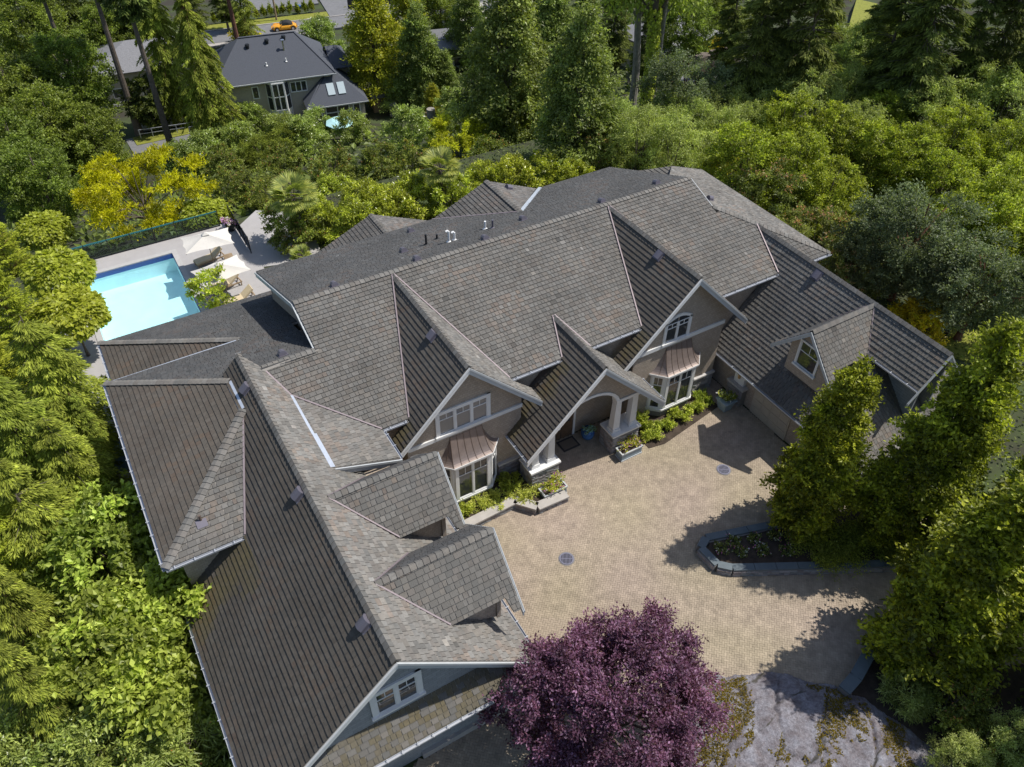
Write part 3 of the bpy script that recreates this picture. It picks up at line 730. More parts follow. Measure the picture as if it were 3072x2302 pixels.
# rubble stone plinths: each stone a piece
ST_V = []
rs_ = random.Random(5)
STONE = []
for i in range(7):
    v = np.array([(x, y, z) for z in (0, 1) for y in (-.5, .5) for x in (0, 1)], float)
    v[:, 0] += [rs_.uniform(-.03, .03) for _ in v]; v[:, 2] += [rs_.uniform(-.05, .05) for _ in v]; v[:, 1] += [rs_.uniform(-.3, .3) for _ in v]
    g = rs_.uniform(.55, 1.25); c = np.array([.3, .29, .29])*g+np.array([rs_.uniform(-.02, .03), 0, 0])
    STONE.append(mesh_raw('stone', v, [0, 1, 5, 4, 1, 3, 7, 5, 3, 2, 6, 7, 2, 0, 4, 6, 4, 5, 7, 6, 0, 2, 3, 1], [4]*6, M['stone'], np.repeat(c[None], 8, 0)))
def stone_face(parent, o, ex, n, L, H):
    """random-course ledge stone over a rectangle"""
    o = A(*o)-HO; ex = A(*ex); n = A(*n); z = .015
    while z < H-.03:
        h = min(rs_.choice((.09, .12, .15)), H-z); x = .01
        while x < L-.03:
            wd = min(rs_.choice((.18, .26, .34, .42)), L-x)
            s_ = link('stone', STONE[rs_.randrange(7)], parent); p = o+ex*x+A(0, 0, z)
            mm = Matrix.Identity(4)
            for i in range(3):
                mm[i][0] = ex[i]*(wd-.012); mm[i][1] = n[i]*.07; mm[i][2] = (0, 0, h-.012)[i]; mm[i][3] = p[i]
            s_.matrix_local = mm; x += wd
        z += h
def plinth(x0, x1, y, ztop, cap=True):
    p = MB().box(x0, x1, y-.06, y+.1, 0, ztop).build('plinth', M['mortar'], HOUSE)
    stone_face(p, (x0, y-.06, 0), X1, NF, x1-x0, ztop)
    if cap: MB().box(x0-.03, x1+.04, y-.16, y+.1, ztop+.002, ztop+.1).build('cap', M['cap_stone'], p)
    return p
plinth(12.45, 13.72, 21.9, 1.2); pl3 = plinth(24.45, 25.78, 21.95, 1.12)
# porch: stone piers, paired tapered columns, arched gable panel
def pier(x0, x1, y0, y1, colx):
    p = MB().box(x0+.05, x1-.05, y0+.05, y1, 0, 1.2).build('pier', M['mortar'], HOUSE)
    stone_face(p, (x0+.05, y0+.05, 0), X1, NF, x1-x0-.1, 1.18); stone_face(p, (x0+.05, y1, 0), (0, -1, 0), (-1, 0, 0), y1-y0-.05, 1.18)
    MB().box(x0-.03, x1+.03, y0-.03, y1+.02, 1.2, 1.3).build('cap', M['trim'], p)
    for cx in colx:
        mb = MB(); cy = y0+.42; zt = min(3.72, 6.83-abs(cx-16.82)-.5)
        mb.frus(cx, cy, 1.301, 1.5, .25, .25, .22, .22); mb.frus(cx, cy, 1.5, zt-.22, .19, .19, .15, .15); mb.frus(cx, cy, zt-.22, zt, .17, .17, .21, .21)
        mb.frus(cx, cy-.005, 1.62, zt-.3, .11, .19, .085, .155)
        mb.build('column', M['trim'], HOUSE)
pier(13.5, 15.1, 20.52, 21.6, (13.85, 14.72)); pier(18.2, 19.85, 20.52, 21.6, (18.5, 19.5))
mb = MB()
K = 14; xc, zc, rr = 16.6, 3.45, 1.62; y0 = 20.62
arc = [(xc+rr*math.cos(math.pi*k/K), zc+1.2*math.sin(math.pi*k/K)) for k in range(K+1)]
top = lambda x: 6.83-.2-abs(x-16.82)
for k in range(K):
    (xa, za), (xb, zb) = arc[k], arc[k+1]
    mb.prism([(xa, y0, za), (xb, y0, zb), (xb, y0, top(xb)), (xa, y0, top(xa))], (0, .3, 0))
for xa, xb in ((13.95, xc-rr), (xc+rr, 19.7)):
    mb.prism([(xa, y0, 3.72), (xb, y0, 3.72), (xb, y0, top(xb)), (xa, y0, max(top(xa), 3.73))], (0, .3, 0))
mb.build('porch_gable', M['siding'], HOUSE)
mb = MB()
for k in range(K):
    (xa, za), (xb, zb) = arc[k], arc[k+1]; g = lambda x, z, s_: (xc+(x-xc)*s_, y0-.04, zc+(z-zc)*s_)
    mb.prism([g(xa, za, .99), g(xb, zb, .99), g(xb, zb, 1.1), g(xa, za, 1.1)], (0, .38, 0))
mb.box(14.05, xc-rr-.0, y0-.05, y0+.34, 3.55, 3.73); mb.box(xc+rr, 19.65, y0-.05, y0+.34, 3.55, 3.73)
mb.build('arch_trim', M['trim'], HOUSE)
dr = MB().box(15.9, 17.3, 22.7, 22.749, .02, 2.4).build('door', M['door_wood'], HOUSE)
MB().box(15.78, 15.9, 22.66, 22.749, 0, 2.5).box(17.3, 17.42, 22.66, 22.749, 0, 2.5).box(15.78, 17.42, 22.66, 22.749, 2.4, 2.52).build('door_frame', M['trim'], dr)
MB().box(16.59, 16.61, 22.69, 22.7, .05, 2.38).box(16.1, 16.45, 22.69, 22.7, 1.1, 2.2).box(16.75, 17.1, 22.69, 22.7, 1.1, 2.2).build('door_glazing', M['pane'], dr)
MB().tube([(17.22, 22.68, 1.0), (17.22, 22.62, 1.05), (17.22, 22.62, 1.15), (17.22, 22.68, 1.2)], .012, 6).build('handle', M['chrome'], dr)
ln = MB().fr((17.0, 21.3, 3.9)).lathe([(.02, .9), (.03, .5), (.11, .42), (.11, .12), (.05, .05)], 8).build('porch_lantern', M['dark_metal'], HOUSE)
# right wing: garage doors behind piers, facing the courtyard
for k, (ya, yb) in enumerate(((13.6, 16.2), (16.9, 19.4))):
    gd = MB().box(26.4, 26.449, ya, yb, 0, 2.15).build('garage_door', M['nb_wall'], HOUSE)
    for j in range(4):
        for i in range(4):
            a = ya+.08+(yb-ya-.16)*i/4; b = ya+.08+(yb-ya-.16)*(i+1)/4-.06
            MB().box(26.38, 26.399, a, b, .08+j*.52, .5+j*.52).build('panel', M['nb_wall'], gd)
pr = MB().box(26.1, 26.449, 19.9, 21.0, 0, 1.1).build('pier', M['mortar'], HOUSE)
stone_face(pr, (26.1, 21.0, 0), (0, -1, 0), (-1, 0, 0), 1.1, 1.08); MB().box(26.02, 26.449, 19.85, 21.05, 1.1, 1.2).build('cap', M['cap_stone'], pr)
MB().box(26.25, 26.449, 20.1, 20.8, 1.201, 2.2).build('pilaster', M['trim'], HOUSE)
wl = MB().fr((26.2, 20.45, 1.55)).lathe([(.02, .34), (.09, .28), (.07, .05), (.02, 0)], 8).build('wall_lantern', M['lamp_glass'], HOUSE)
# left wing: garden wall front details
MB().box(3.6, 7.55, 11.86, 11.999, 0, .35).build('plinth', M['concrete'], HOUSE)
# roof vents and pipes
def roof_vent(x, y, z, n, size=.34):
    n = A(*n); n /= np.linalg.norm(n); e2 = A(0, 0, 1)-n*n[2]; e2 /= np.linalg.norm(e2); e1 = np.cross(e2, n)
    mb = MB().fr((x, y, z), e1, e2, n); s_ = size/2; K = 6
    pr = [(-s_, 0.02), (-s_*.95, .15), (-s_*.5, .23), (0, .25), (s_*.5, .23), (s_*.95, .15), (s_, .02)]
    mb.prism([(a, -s_, h) for a, h in pr], (0, 2*s_, 0)); mb.box(-s_*1.3, s_*1.3, -s_*1.3, s_*1.3, .03, .045)
    return mb.build('roof_vent', M['vent_metal'], HOUSE)
def seen(px, py, p0, n):
    d = ray(px, py); n = A(*n); return CAMP+d*(np.dot(A(*p0)-CAMP, n)/np.dot(d, n))
nG = (-1, 0, 1.)
for (px, py, p0, n) in ((935, 725, (10.87, 0, 8.49), (-1, 0, 1)), (1424, 552, (22.97, 0, 8.49), (-1, 0, 1)), (1765, 595, (30.25, 0, 7.12), (-1.127, 0, 1)), (533, 840, (3.13, 0, 8.32), (-.95, 0, 1)),
                        (647, 1068, (3.13, 0, 8.32), (-.95, 0, 1)), (790, 1347, (3.13, 0, 8.32), (-.95, 0, 1))):
    p = seen(px, py, p0, n); roof_vent(*p, n, .4)
for (px, py) in ((723, 619), (901, 563), (1048, 518), (1300, 438), (1418, 398), (888, 502), (872, 545), (1130, 476)):
    p = seen(px, py, (0, 28.9, 8.53), (0, S, 1)); roof_vent(*p, (0, S, 1), .32)
p = seen(611, 768, (0, 30.73, 6.08), (0, S, 1)); roof_vent(*p, (0, S, 1), .34)
p = seen(1098, 408, (19.8, 0, 7.3), (.42, 0, 1)); roof_vent(*p, (.42, 0, 1), .34); p = seen(1532, 432, (33.08, 0, 6.05), (.376, 0, 1)); roof_vent(*p, (.376, 0, 1), .3)
for (px, py, h, mt, hook) in ((921, 530, .62, 'dark_metal', 0), (944, 518, .3, 'dark_metal', 0), (970, 524, .62, 'pipe_white', 1), (982, 520, .45, 'pipe_white', 1), (1048, 496, .48, 'pipe_white', 0), (1064, 494, .5, 'vent_metal', 0)):
    p = seen(px, py, (0, 28.9, 8.53), (0, S, 1)); mb = MB(); pts = [p, p+A(0, 0, h)]
    if hook: pts += [p+A(-.06, 0, h+.07), p+A(-.16, 0, h+.04)]
    mb.tube(pts, .055, 8); mb.fr(p).lathe([(.14, .03), (.07, .09)], 8); mb.build('vent_pipe', M[mt], HOUSE)
p = seen(437, 1132, (0, 19.82, 6.08), (0, -S, 1)); mb = MB(); e2 = A(0, 1, S)/math.hypot(1, S)
mb.fr(p, (1, 0, 0), e2, (0, -.35, .937)).box(-.2, .18, -.16, .16, .04, .055); mb.build('flashing_patch', M['vent_metal'], HOUSE)
MB().tube([p+A(0, .12, 0), p+A(0, .12, .35)], .05, 8).build('vent_pipe', M['seam'], HOUSE)
# downpipe heads at dormers / bay corner
MB().box(7.55, 7.75, 18.6, 18.8, 3.2, 3.5).build('gutter_head', M['gutter'], HOUSE)
MB().tube([(7.75, 12.1, 3.3), (7.75, 12.1, 0)], .05, 8).build('downpipe', M['gutter'], HOUSE)
# ---------------------------------------------------------------- courtyard furniture and beds
LEAFK = 1.95
def leaf_mesh(name, P, D, N, L, W, C, mt, fold=.12):
    """many small folded leaf faces; P base, D axis, N normal (all n x 3)"""
    D = D/np.linalg.norm(D, axis=1, keepdims=True); Sd = np.cross(N, D); Sd /= np.maximum(1e-6, np.linalg.norm(Sd, axis=1, keepdims=True)); Nn = np.cross(D, Sd)
    C = np.clip(np.asarray(C)*LEAFK, 0, .8); g_ = (C[:, 1] > C[:, 0]) & (C[:, 1] > C[:, 2]); C[g_, 0] += .62*(.93*C[g_, 1]-C[g_, 0]).clip(0)
    L = np.broadcast_to(L, (len(P),))[:, None]; W = np.broadcast_to(W, (len(P),))[:, None]
    V = np.stack([P, P+D*L*.45+Sd*W*.5+Nn*L*fold, P+D*L, P+D*L*.45-Sd*W*.5+Nn*L*fold], 1).reshape(-1, 3)
    n = len(P); F = np.arange(4*n)
    return mesh_raw(name, V, F, np.full(n, 4), M[mt], np.repeat(C, 4, 0))
def palette(rg, n, cols, jit=.12):
    cols = np.array(cols, float); t = rg.random(n)*(len(cols)-1); i = np.minimum(t.astype(int), len(cols)-2); f = (t-i)[:, None]
    return (cols[i]*(1-f)+cols[i+1]*f)*(1+jit*rg.standard_normal(n))[:, None].clip(.5, 1.6)
GREEN = [(.045, .085, .018), (.075, .135, .025), (.12, .19, .035)]
def shrub_mesh(name, seed, r, h, n, L, W, cols, mt='leaf', flowers=None, lump=6):
    """low shrub or flower mound: leaf faces over lumpy domes, base at z = 0"""
    rg = np.random.default_rng(seed)
    cs = np.stack([rg.uniform(-.65, .65, lump)*r, rg.uniform(-.65, .65, lump)*r, rg.uniform(.25, .6, lump)*h], 1); rr = rg.uniform(.35, .6, lump)
    ns = 9; k = rg.integers(0, lump, n); sd = rg.standard_normal((lump, ns, 3)); sd[:, :, 2] = np.abs(sd[:, :, 2])+.1; sd /= np.linalg.norm(sd, axis=2, keepdims=True)
    j = rg.integers(0, ns, n); u = sd[k, j]; ln = rg.uniform(.7, 1.35, (lump, ns))[k, j]
    P = cs[k]*np.array([1, 1, .6])+u*(rr[k]*ln*rg.random(n)**.6)[:, None]*np.array([r, r, h*.85])+rg.standard_normal((n, 3))*np.array([r, r, h])*.07
    P[:, 2] = np.maximum(.03, P[:, 2])
    D = u+.6*rg.standard_normal((n, 3)); N = np.array([0, 0, 1.])+.6*rg.standard_normal((n, 3))+u*.4
    C = palette(rg, n, cols)*rg.uniform(.8, 1.2, lump)[k][:, None]
    if flowers is not None:
        fl = (rg.random(n) < flowers[0]) & (u[:, 2] > .2); fc = np.array(flowers[1]); C[fl] = fc[rg.integers(0, len(fc), fl.sum())]
    return leaf_mesh(name, P, D, N, L*rg.uniform(.7, 1.3, n), W*rg.uniform(.7, 1.3, n), C, mt)
def planter_box(x, y, wd, dp, ht, label, rz=0):
    t = empty('planter_box', (x, y, .014), label, 'planter', rz=rz)
    b = MB(); b.box(-wd/2, wd/2, -dp/2, dp/2, 0, ht-.03)
    link('box', b.mesh('box', M['blue_planter']), t)
    rim = MB(); e = .04
    rim.box(-wd/2-e, wd/2+e, -dp/2-e, -dp/2+.03, ht-.029, ht+.04).box(-wd/2-e, wd/2+e, dp/2-.03, dp/2+e, ht-.029, ht+.04).box(-wd/2-e, -wd/2+.03, -dp/2+.03, dp/2-.03, ht-.029, ht+.04).box(wd/2-.03, wd/2+e, -dp/2+.03, dp/2-.03, ht-.029, ht+.04)
    rim.box(-wd/2-.03, wd/2+.03, -dp/2-.03, dp/2+.03, .0, .07)
    link('rim', rim.mesh('rim', M['rake_grey']), t)
    link('soil', MB().box(-wd/2+.03, wd/2-.03, -dp/2+.03, dp/2-.03, ht-.028, ht-.01).mesh('soil', M['soil']), t)
    m = shrub_mesh('flowers', int(x*7), max(wd, dp)*.55, .55, 900, .11, .06, [(.1, .14, .02), (.24, .25, .04), (.36, .33, .06)], flowers=(.24, [(.75, .72, .6), (.3, .08, .35), (.7, .6, .1)]))
    f = link('flowers', m, t, (0, 0, ht)); f.scale = (1, .75 if wd > dp*1.5 else 1, 1)
    return t
planter_box(14.3, 19.85, 1.22, .52, .5, 'blue-grey flower box in front of the left porch pier')
planter_box(18.98, 20.12, 1.22, .5, .5, 'blue-grey flower box in front of the right porch pier')
t = empty('flower_pot', (25.35, 20.2, .014), 'tapered grey planter with white flowers by the shaded garage wall', 'planter')
link('pot', MB().frus(0, 0, 0, .62, .24, .24, .36, .36).frus(0, 0, .62, .68, .4, .4, .4, .4).mesh('pot', M['blue_planter']), t)
link('flowers', shrub_mesh('flowers', 5, .42, .55, 700, .12, .07, GREEN, flowers=(.2, [(.8, .8, .78), (.5, .6, .08)])), t, (0, 0, .66))
t = empty('flower_pot', (17.85, 22.1, .014), 'round glazed blue flower pot beside the front door', 'planter')
link('pot', MB().lathe([(.2, 0), (.3, .12), (.36, .35), (.33, .5), (.36, .54)], 18).mesh('pot', M['blue_glaze'], smooth=True), t)
link('flowers', shrub_mesh('flowers', 8, .4, .35, 500, .1, .06, GREEN, flowers=(.55, [(.2, .36, .7), (.3, .45, .75)])), t, (0, 0, .5))
o = MB().box(-.5, .5, -.38, .38, 0, .018).mesh('door_mat', M['mat_dark']); o = link('door_mat', o, None, (16.75, 22.2, .017)); tag(o, 'dark doormat on the porch floor before the door', 'doormat')
link('centre_panel', MB().box(-.4, .4, -.28, .28, .0185, .022).mesh('centre_panel', M['joint']), o)
def drain(x, y, label):
    t = empty('drain_grate', (x, y, .016), label, 'drain', 'round iron drain grates in the brick paving')
    link('surround', MB().lathe([(.37, 0), (.37, .004), (.33, .006)], 28).mesh('surround', M['mortar']), t)
    link('pit', MB().lathe([(.285, .0045), (.285, .0085)], 24).mesh('pit', M['pit']), t)
    K = 24; mb = MB()
    for k in range(K):
        a0, a1 = 2*math.pi*k/K, 2*math.pi*(k+1)/K
        mb.prism([(.27*math.cos(a0), .27*math.sin(a0), .009), (.27*math.cos(a1), .27*math.sin(a1), .009), (.32*math.cos(a1), .32*math.sin(a1), .009), (.32*math.cos(a0), .32*math.sin(a0), .009)], (0, 0, .02))
    link('ring', mb.mesh('ring', M['iron']), t)
    for i in range(-4, 5):
        h = math.sqrt(max(0, .275**2-(i*.06)**2)); b = link('bar', MB().box(-.014, .014, -h, h, .01, .026).mesh('bar', M['iron']), t, (i*.06, 0, 0))
    link('bar', MB().box(-.27, .27, -.014, .014, .0265, .03).mesh('bar', M['iron']), t); t.rotation_euler.z = -YAW
drain(12.86, 16.47, 'round iron drain grate in sunlit paving beside the left dormers'); drain(22.42, 16.93, 'round iron drain grate at the edge of the roof shadow')
# low front wall with concrete cap and planting, left of the porch
t = empty('planter_wall', (12, 20, 0), 'low concrete-capped stone garden wall stepping beside the porch', 'wall')
path = [(7.9, 20.05), (12.42, 20.22), (13.12, 19.36), (14.72, 19.3)]
wlb = MB(); cp = MB()
for a, b in zip(path, path[1:]):
    wlb.bar((*a, .17), (*b, .17), .3, .33); cp.bar((*a, .385), (*b, .385), .46, .09)
wlb.build('stone_wall', M['mortar'], t); cp.build('cap', M['concrete'], t)
def seg_stones(parent, a, b, side, H, base):
    a = A(*a, 0); b = A(*b, 0); d = b-a; L = np.linalg.norm(d); d /= L; n = np.cross(d, (0, 0, 1.))*side; z = .02
    o0 = np.array(parent.location)
    while z < H-.03:
        h = min(rs_.choice((.09, .12)), H-z); x = .02
        while x < L-.03:
            wd = min(rs_.choice((.2, .28, .36)), L-x); s_ = link('stone', STONE[rs_.randrange(7)], parent); p = a+d*x+n*base+A(0, 0, z)-o0
            mm = Matrix.Identity(4)
            for i in range(3): mm[i][0] = d[i]*(wd-.012); mm[i][1] = n[i]*.07; mm[i][2] = (0, 0, h-.012)[i]; mm[i][3] = p[i]
            s_.matrix_local = mm; x += wd
        z += h
for a, b in zip(path, path[1:]): seg_stones(t, a, b, 1, .33, .15)
MB().prism([(x, y, .02) for x, y in ((7.75, 20.3), (12.5, 20.4), (13.2, 19.6), (14.7, 19.55), (14.7, 20.2), (13.4, 21.85), (7.75, 21.85))], (0, 0, .25)).build('soil', M['soil'], t)
def bush(name, x, y, z, me, label, cat='shrub', group=None, s=1, rz=None, sz=None):
    o = link(name, me, None, (x, y, z)); o.rotation_euler.z = rnd.uniform(0, 6.28) if rz is None else rz; o.scale = (s, s, sz or s); return tag(o, label, cat, group)
m1 = shrub_mesh('shrub', 21, .62, .8, 1300, .13, .06, [(.06, .11, .02), (.13, .2, .03), (.24, .28, .05)])
m2 = shrub_mesh('shrub', 22, .6, .55, 1100, .16, .035, [(.1, .14, .03), (.22, .26, .05), (.34, .34, .08)])
m3 = shrub_mesh('shrub', 23, .62, .7, 1300, .12, .06, [(.09, .14, .02), (.2, .26, .04), (.36, .36, .08)])
for i, (x, y, me, lb) in enumerate(((9.0, 20.75, m2, 'wispy pale shrub at the left end of the front bed'), (9.9, 20.8, m3, 'yellowish shrub under the left bay window sill'), (10.9, 20.8, m2, 'wispy shrub below the centre of the left bay'),
                                    (11.8, 20.75, m2, 'pale shrub behind the step of the garden wall'), (12.75, 21.3, m1, 'tall dark green bush against the stone plinth'), (13.0, 20.3, m2, 'sprawling shrub at the corner of the garden wall'))):
    bush('shrub', x, y, .25, me, lb, group='shrubs in the front bed')
for i, (x, y, me, s_, lb) in enumerate(((20.5, 21.2, m1, 1.2, 'tall glossy bush beside the right porch columns'), (20.6, 20.3, m3, .9, 'leafy bush between the porch and the right bay'), (21.6, 20.7, m3, 1, 'bright shrub under the left half of the right bay'),
                                     (22.7, 20.75, m3, 1, 'bright shrub under the right half of the right bay'), (23.8, 20.9, m3, 1, 'low shrub at the corner of the right bay'), (24.6, 21.1, m1, .9, 'round shrub before the stone plinth'))):
    bush('shrub', x, y, .02, me, lb, group='shrubs by the right bay', s=s_)
o = MB().prism([(x, y, .014) for x, y in ((20.1, 21.9), (20.1, 19.9), (21, 19.75), (25.2, 20.45), (25.2, 21.85))], (0, 0, .02)).build('soil_bed', M['soil']); tag(o, kind='structure')
# raised bed with slate-blue coping at the right of the drive
t = empty('raised_bed', (22, 12, 0), 'raised planting bed with blue-grey slab coping by the drive', 'garden bed')
outer = [(22.6, 12.86), (18.75, 14.05), (18.2, 13.75), (18.25, 12.7), (18.7, 12.25), (24.6, 9.05), (27.6, 7.6)]
wb = MB()
for a, b in zip(outer, outer[1:]): wb.bar((*a, .17), (*b, .17), .34, .36)
wb.build('stone_wall', M['mortar'], t)
mat('slab', (.11, .135, .15), .7, noise=.12, nscale=3)
for i, (a, b) in enumerate(zip(outer, outer[1:])):
    a = A(*a); b = A(*b); L = np.linalg.norm(b-a); n = max(1, round(L/1.0))
    for j in range(n):
        p = a+(b-a)*(j+.012)/n; q = a+(b-a)*(j+.988)/n
        MB().bar((*p, .395+.003*(i % 2)), (*q, .395+.003*(i % 2)), .35, .07).build('coping_slab', M['slab'], t)
    seg_stones(t, a, b, 1 if i > 0 else -1, .35, .17)
    if i == 0: seg_stones(t, a, b, 1, .35, .17)
MB().prism([(x, y, .03) for x, y in ((22.7, 12.7), (18.8, 13.8), (18.45, 13.6), (18.5, 12.85), (18.8, 12.5), (24.6, 9.3), (27.6, 7.9), (27.5, 11.5))], (0, 0, .25)).build('soil', M['soil'], t)
mf = shrub_mesh('flower', 31, .3, .3, 260, .1, .05, [(.03, .06, .015), (.1, .13, .03), (.2, .2, .05)], flowers=(.12, [(.6, .65, .8), (.5, .1, .3), (.8, .8, .8)]))
k = 0
names = ['nearest the blunt tip', 'second from the tip', 'behind the first two', 'in the middle of the row', 'with pale blue flowers', 'next to the clipped hedge', 'along the upper coping', 'under the first columnar tree']
for (x, y) in ((18.95, 13.3), (19.6, 12.7), (19.7, 13.3), (20.5, 12.3), (20.6, 12.95), (21.4, 11.7), (21.5, 12.6), (22.3, 12.2)):
    bush('bedding_plant', x, y, .28, mf, 'small bedding plant in the raised bed, '+names[k], 'flower', 'bedding plants in the raised bed'); k += 1
hd = shrub_mesh('hedge', 33, 1.25, 1.0, 9000, .07, .04, [(.06, .09, .014), (.11, .15, .022), (.18, .22, .035)], lump=26)
bush('clipped_hedge', 22.9, 10.95, .2, hd, 'low dark clipped hedge filling the raised bed', 'hedge', rz=-.47, s=1.3, sz=1.0); bush('clipped_hedge', 25.2, 10.1, .2, hd, 'clipped hedge behind the second columnar tree', 'hedge', rz=.2, s=1.4, sz=.95)
# lower retaining wall by the rock
t = empty('retaining_wall', (20, 6.2, 0), 'short curved slate-capped wall above the rock outcrop', 'wall')
pth = [(18.55, 6.15), (19.2, 6.0), (20.2, 6.25), (21.3, 6.75), (22.4, 7.0)]
pth = [(18.6, 5.85), (19.4, 6.0), (20.4, 6.35), (21.4, 6.75)]
wb = MB()
for a, b in zip(pth, pth[1:]): wb.bar((*a, .2), (*b, .2), .34, .42)
wb.build('stone_wall', M['mortar'], t)
for a, b in zip(pth, pth[1:]): MB().bar((*a, .45), (*b, .45), .48, .08).build('coping_slab', M['slab'], t)
for a, b in zip(pth, pth[1:]): seg_stones(t, a, b, -1, .4, .17)
# mossy rock outcrop
def vnoise(X, Y, sc, seed):
    """value noise on a lattice"""
    g = np.random.default_rng(seed).random((64, 64)); x = X*sc; y = Y*sc; i = np.floor(x).astype(int); j = np.floor(y).astype(int); fx = x-i; fy = y-j; fx = fx*fx*(3-2*fx); fy = fy*fy*(3-2*fy)
    q = lambda a, b: g[a % 64, b % 64]
    return (q(i, j)*(1-fx)+q(i+1, j)*fx)*(1-fy)+(q(i, j+1)*(1-fx)+q(i+1, j+1)*fx)*fy
def fbm(X, Y, sc, seed, o=5, k=.5): return sum(vnoise(X, Y, sc*2**n, seed+n)*k**n for n in range(o))/sum(k**n for n in range(o))
def rock():
    poly = [(10.4, 6.4), (11.8, 8.3), (13.2, 9.15), (14.6, 9.0), (16.3, 8.35), (17.6, 7.5), (18.6, 6.3), (19.3, 5.2), (19.9, 3.2), (20.9, 1.0), (21, -3), (14, -3), (10.5, 0), (10.6, 4)]
    xs = np.arange(9.8, 21.6, .065); ys = np.arange(-1.5, 9.6, .065); X, Y = np.meshgrid(xs, ys, indexing='ij')
    pa = np.array(poly); d = np.full(X.shape, 9.)
    for i in range(len(pa)):
        a = pa[i]; b = pa[(i+1) % len(pa)]; e = b-a; tt = (((X-a[0])*e[0]+(Y-a[1])*e[1])/(e@e)).clip(0, 1); d = np.minimum(d, np.hypot(X-a[0]-tt*e[0], Y-a[1]-tt*e[1]))
    ins = inside(X.ravel(), Y.ravel(), poly).reshape(X.shape); d = np.where(ins, d, -d); d += .45*(fbm(X, Y, 1.3, 3)-.5); q = d.clip(0, 1)
    # slabs split along two joint sets, each slab at its own level and tilt
    w1 = (X*.55-Y*.83)*.62+1.3*(fbm(X, Y, .35, 11, 4)-.5); w2 = (X*.83+Y*.55)*.34+1.2*(fbm(X, Y, .4, 21, 4)-.5)
    a1 = np.floor(w1); a2 = np.floor(w2+.37*a1); f1 = w1-a1; f2 = w2+.37*a1-a2
    rgl = np.random.default_rng(9).random((40, 40)); lev = rgl[(a1.astype(int)) % 40, (a2.astype(int)) % 40]; til = rgl[(a1.astype(int)+7) % 40, (a2.astype(int)+3) % 40]-.5
    e1 = np.minimum(f1, 1-f1)/.62; e2 = np.minimum(f2, 1-f2)/.34
    h = .05+.38*(1-np.exp(-d.clip(0)/1.3))+q*(.26*lev+.26*til*(f1-.5)+.5*(fbm(X, Y, .45, 31, 4)-.5))+.16*(fbm(X, Y, 2.2, 41, 5, .6)-.5)
    h -= q*(.13*np.exp(-(e1/.05)**2)+.07*np.exp(-(e2/.045)**2))
    Z = np.where(d > 0, h, np.maximum(-.3, d*2.0))
    V = np.stack([X, Y, Z], 2).reshape(-1, 3); ny = len(ys); I, J = np.meshgrid(np.arange(len(xs)-1), np.arange(ny-1), indexing='ij')
    F = np.stack([I*ny+J, (I+1)*ny+J, (I+1)*ny+J+1, I*ny+J+1], 2).reshape(-1, 4)
    F = F[(d.ravel()[F] > -.3).any(1)]
    c = np.array([15.5, 3, 0]); o = link('rock_outcrop', mesh_raw('rock_outcrop', V-c, F.ravel(), np.full(len(F), 4), M['rock'], smooth=True), None, c)
    tag(o, 'pale grey rock outcrop with patches of yellow moss', 'rock')
    # cushions of moss in the joints and hollows
    rg = np.random.default_rng(77); m = fbm(w1*1.1, w2*.9, 1.0, 51, 6, .6)+.1*np.exp(-(e1/.12)**2)+.05*np.exp(-((X-16.6)**2+(Y-4.5)**2)/6); ok = np.nonzero((m.ravel() > .53) & (d.ravel() > .2) & (fbm(X, Y, 3.0, 91, 4, .7).ravel() > .42))[0]
    k = rg.choice(ok, 40000); P = V[k]+rg.uniform(-.035, .035, (len(k), 3))*[1, 1, .3]; D = rg.standard_normal((len(k), 3)); D[:, 2] = np.abs(D[:, 2])*.5; N = A(0, 0, 1)+.5*rg.standard_normal((len(k), 3))
    link('moss', leaf_mesh('moss', P-c, D, N, .06*rg.uniform(.6, 1.4, len(k)), .042, palette(rg, len(k), [(.045, .038, .008), (.095, .07, .008), (.15, .108, .012)]), 'needle'), o)['kind'] = 'stuff'
rock()
o = MB().prism([(x, y, -.02) for x, y in ((18.7, 5.7), (21.4, 6.6), (25, 3.6), (33, -1), (34, -8), (16, -8), (19, 3))], (0, 0, .025)).build('mulch_bed', M['soil']); tag(o, kind='structure')
# ---------------------------------------------------------------- pool terrace
PX0, PX1, PY0, PY1 = -1.95, 3.6, 39.5, 49.45
mb = MB(); zt = .02
for (a, b, c, d) in ((-4.2, PX0, 36.5, 51.4), (PX1, 8.3, 36.5, 51.4), (PX0, PX1, PY1, 51.4), (PX0, PX1, 36.5, PY0)): mb.box(a, b, c, d, -.04, zt)
o = mb.build('pool_deck', M['pool_deck']); tag(o, kind='structure')
MB().box(-4.2, 8.3, 51.25, 51.39, -3, -.041).build('terrace_wall', M['concrete'], o)
jb = MB()
for y in (43, 46.4): jb.box(PX1+.4, 8.3, y, y+.02, zt+.001, zt+.004)
for x in (5.0, 6.9): jb.box(x, x+.02, 36.5, 51.4, zt+.001, zt+.004)
for x in (-.6, .9, 2.4): jb.box(x, x+.02, PY1+.4, 51.4, zt+.001, zt+.004)
jb.build('joint_line', M['concrete'], o)
t = empty('swimming_pool', (.8, 44.5, 0), 'bright turquoise swimming pool beside the lower roof', 'pool')
b = MB(); dp = -1.35
b.add([(PX0, PY0, dp), (PX1, PY0, dp), (PX1, PY1, dp), (PX0, PY1, dp), (PX0, PY0, .0), (PX1, PY0, 0), (PX1, PY1, 0), (PX0, PY1, 0)], [(0, 1, 2, 3), (4, 5, 1, 0), (5, 6, 2, 1), (6, 7, 3, 2), (7, 4, 0, 3)])
b.build('basin', M['pool_wall'], t)
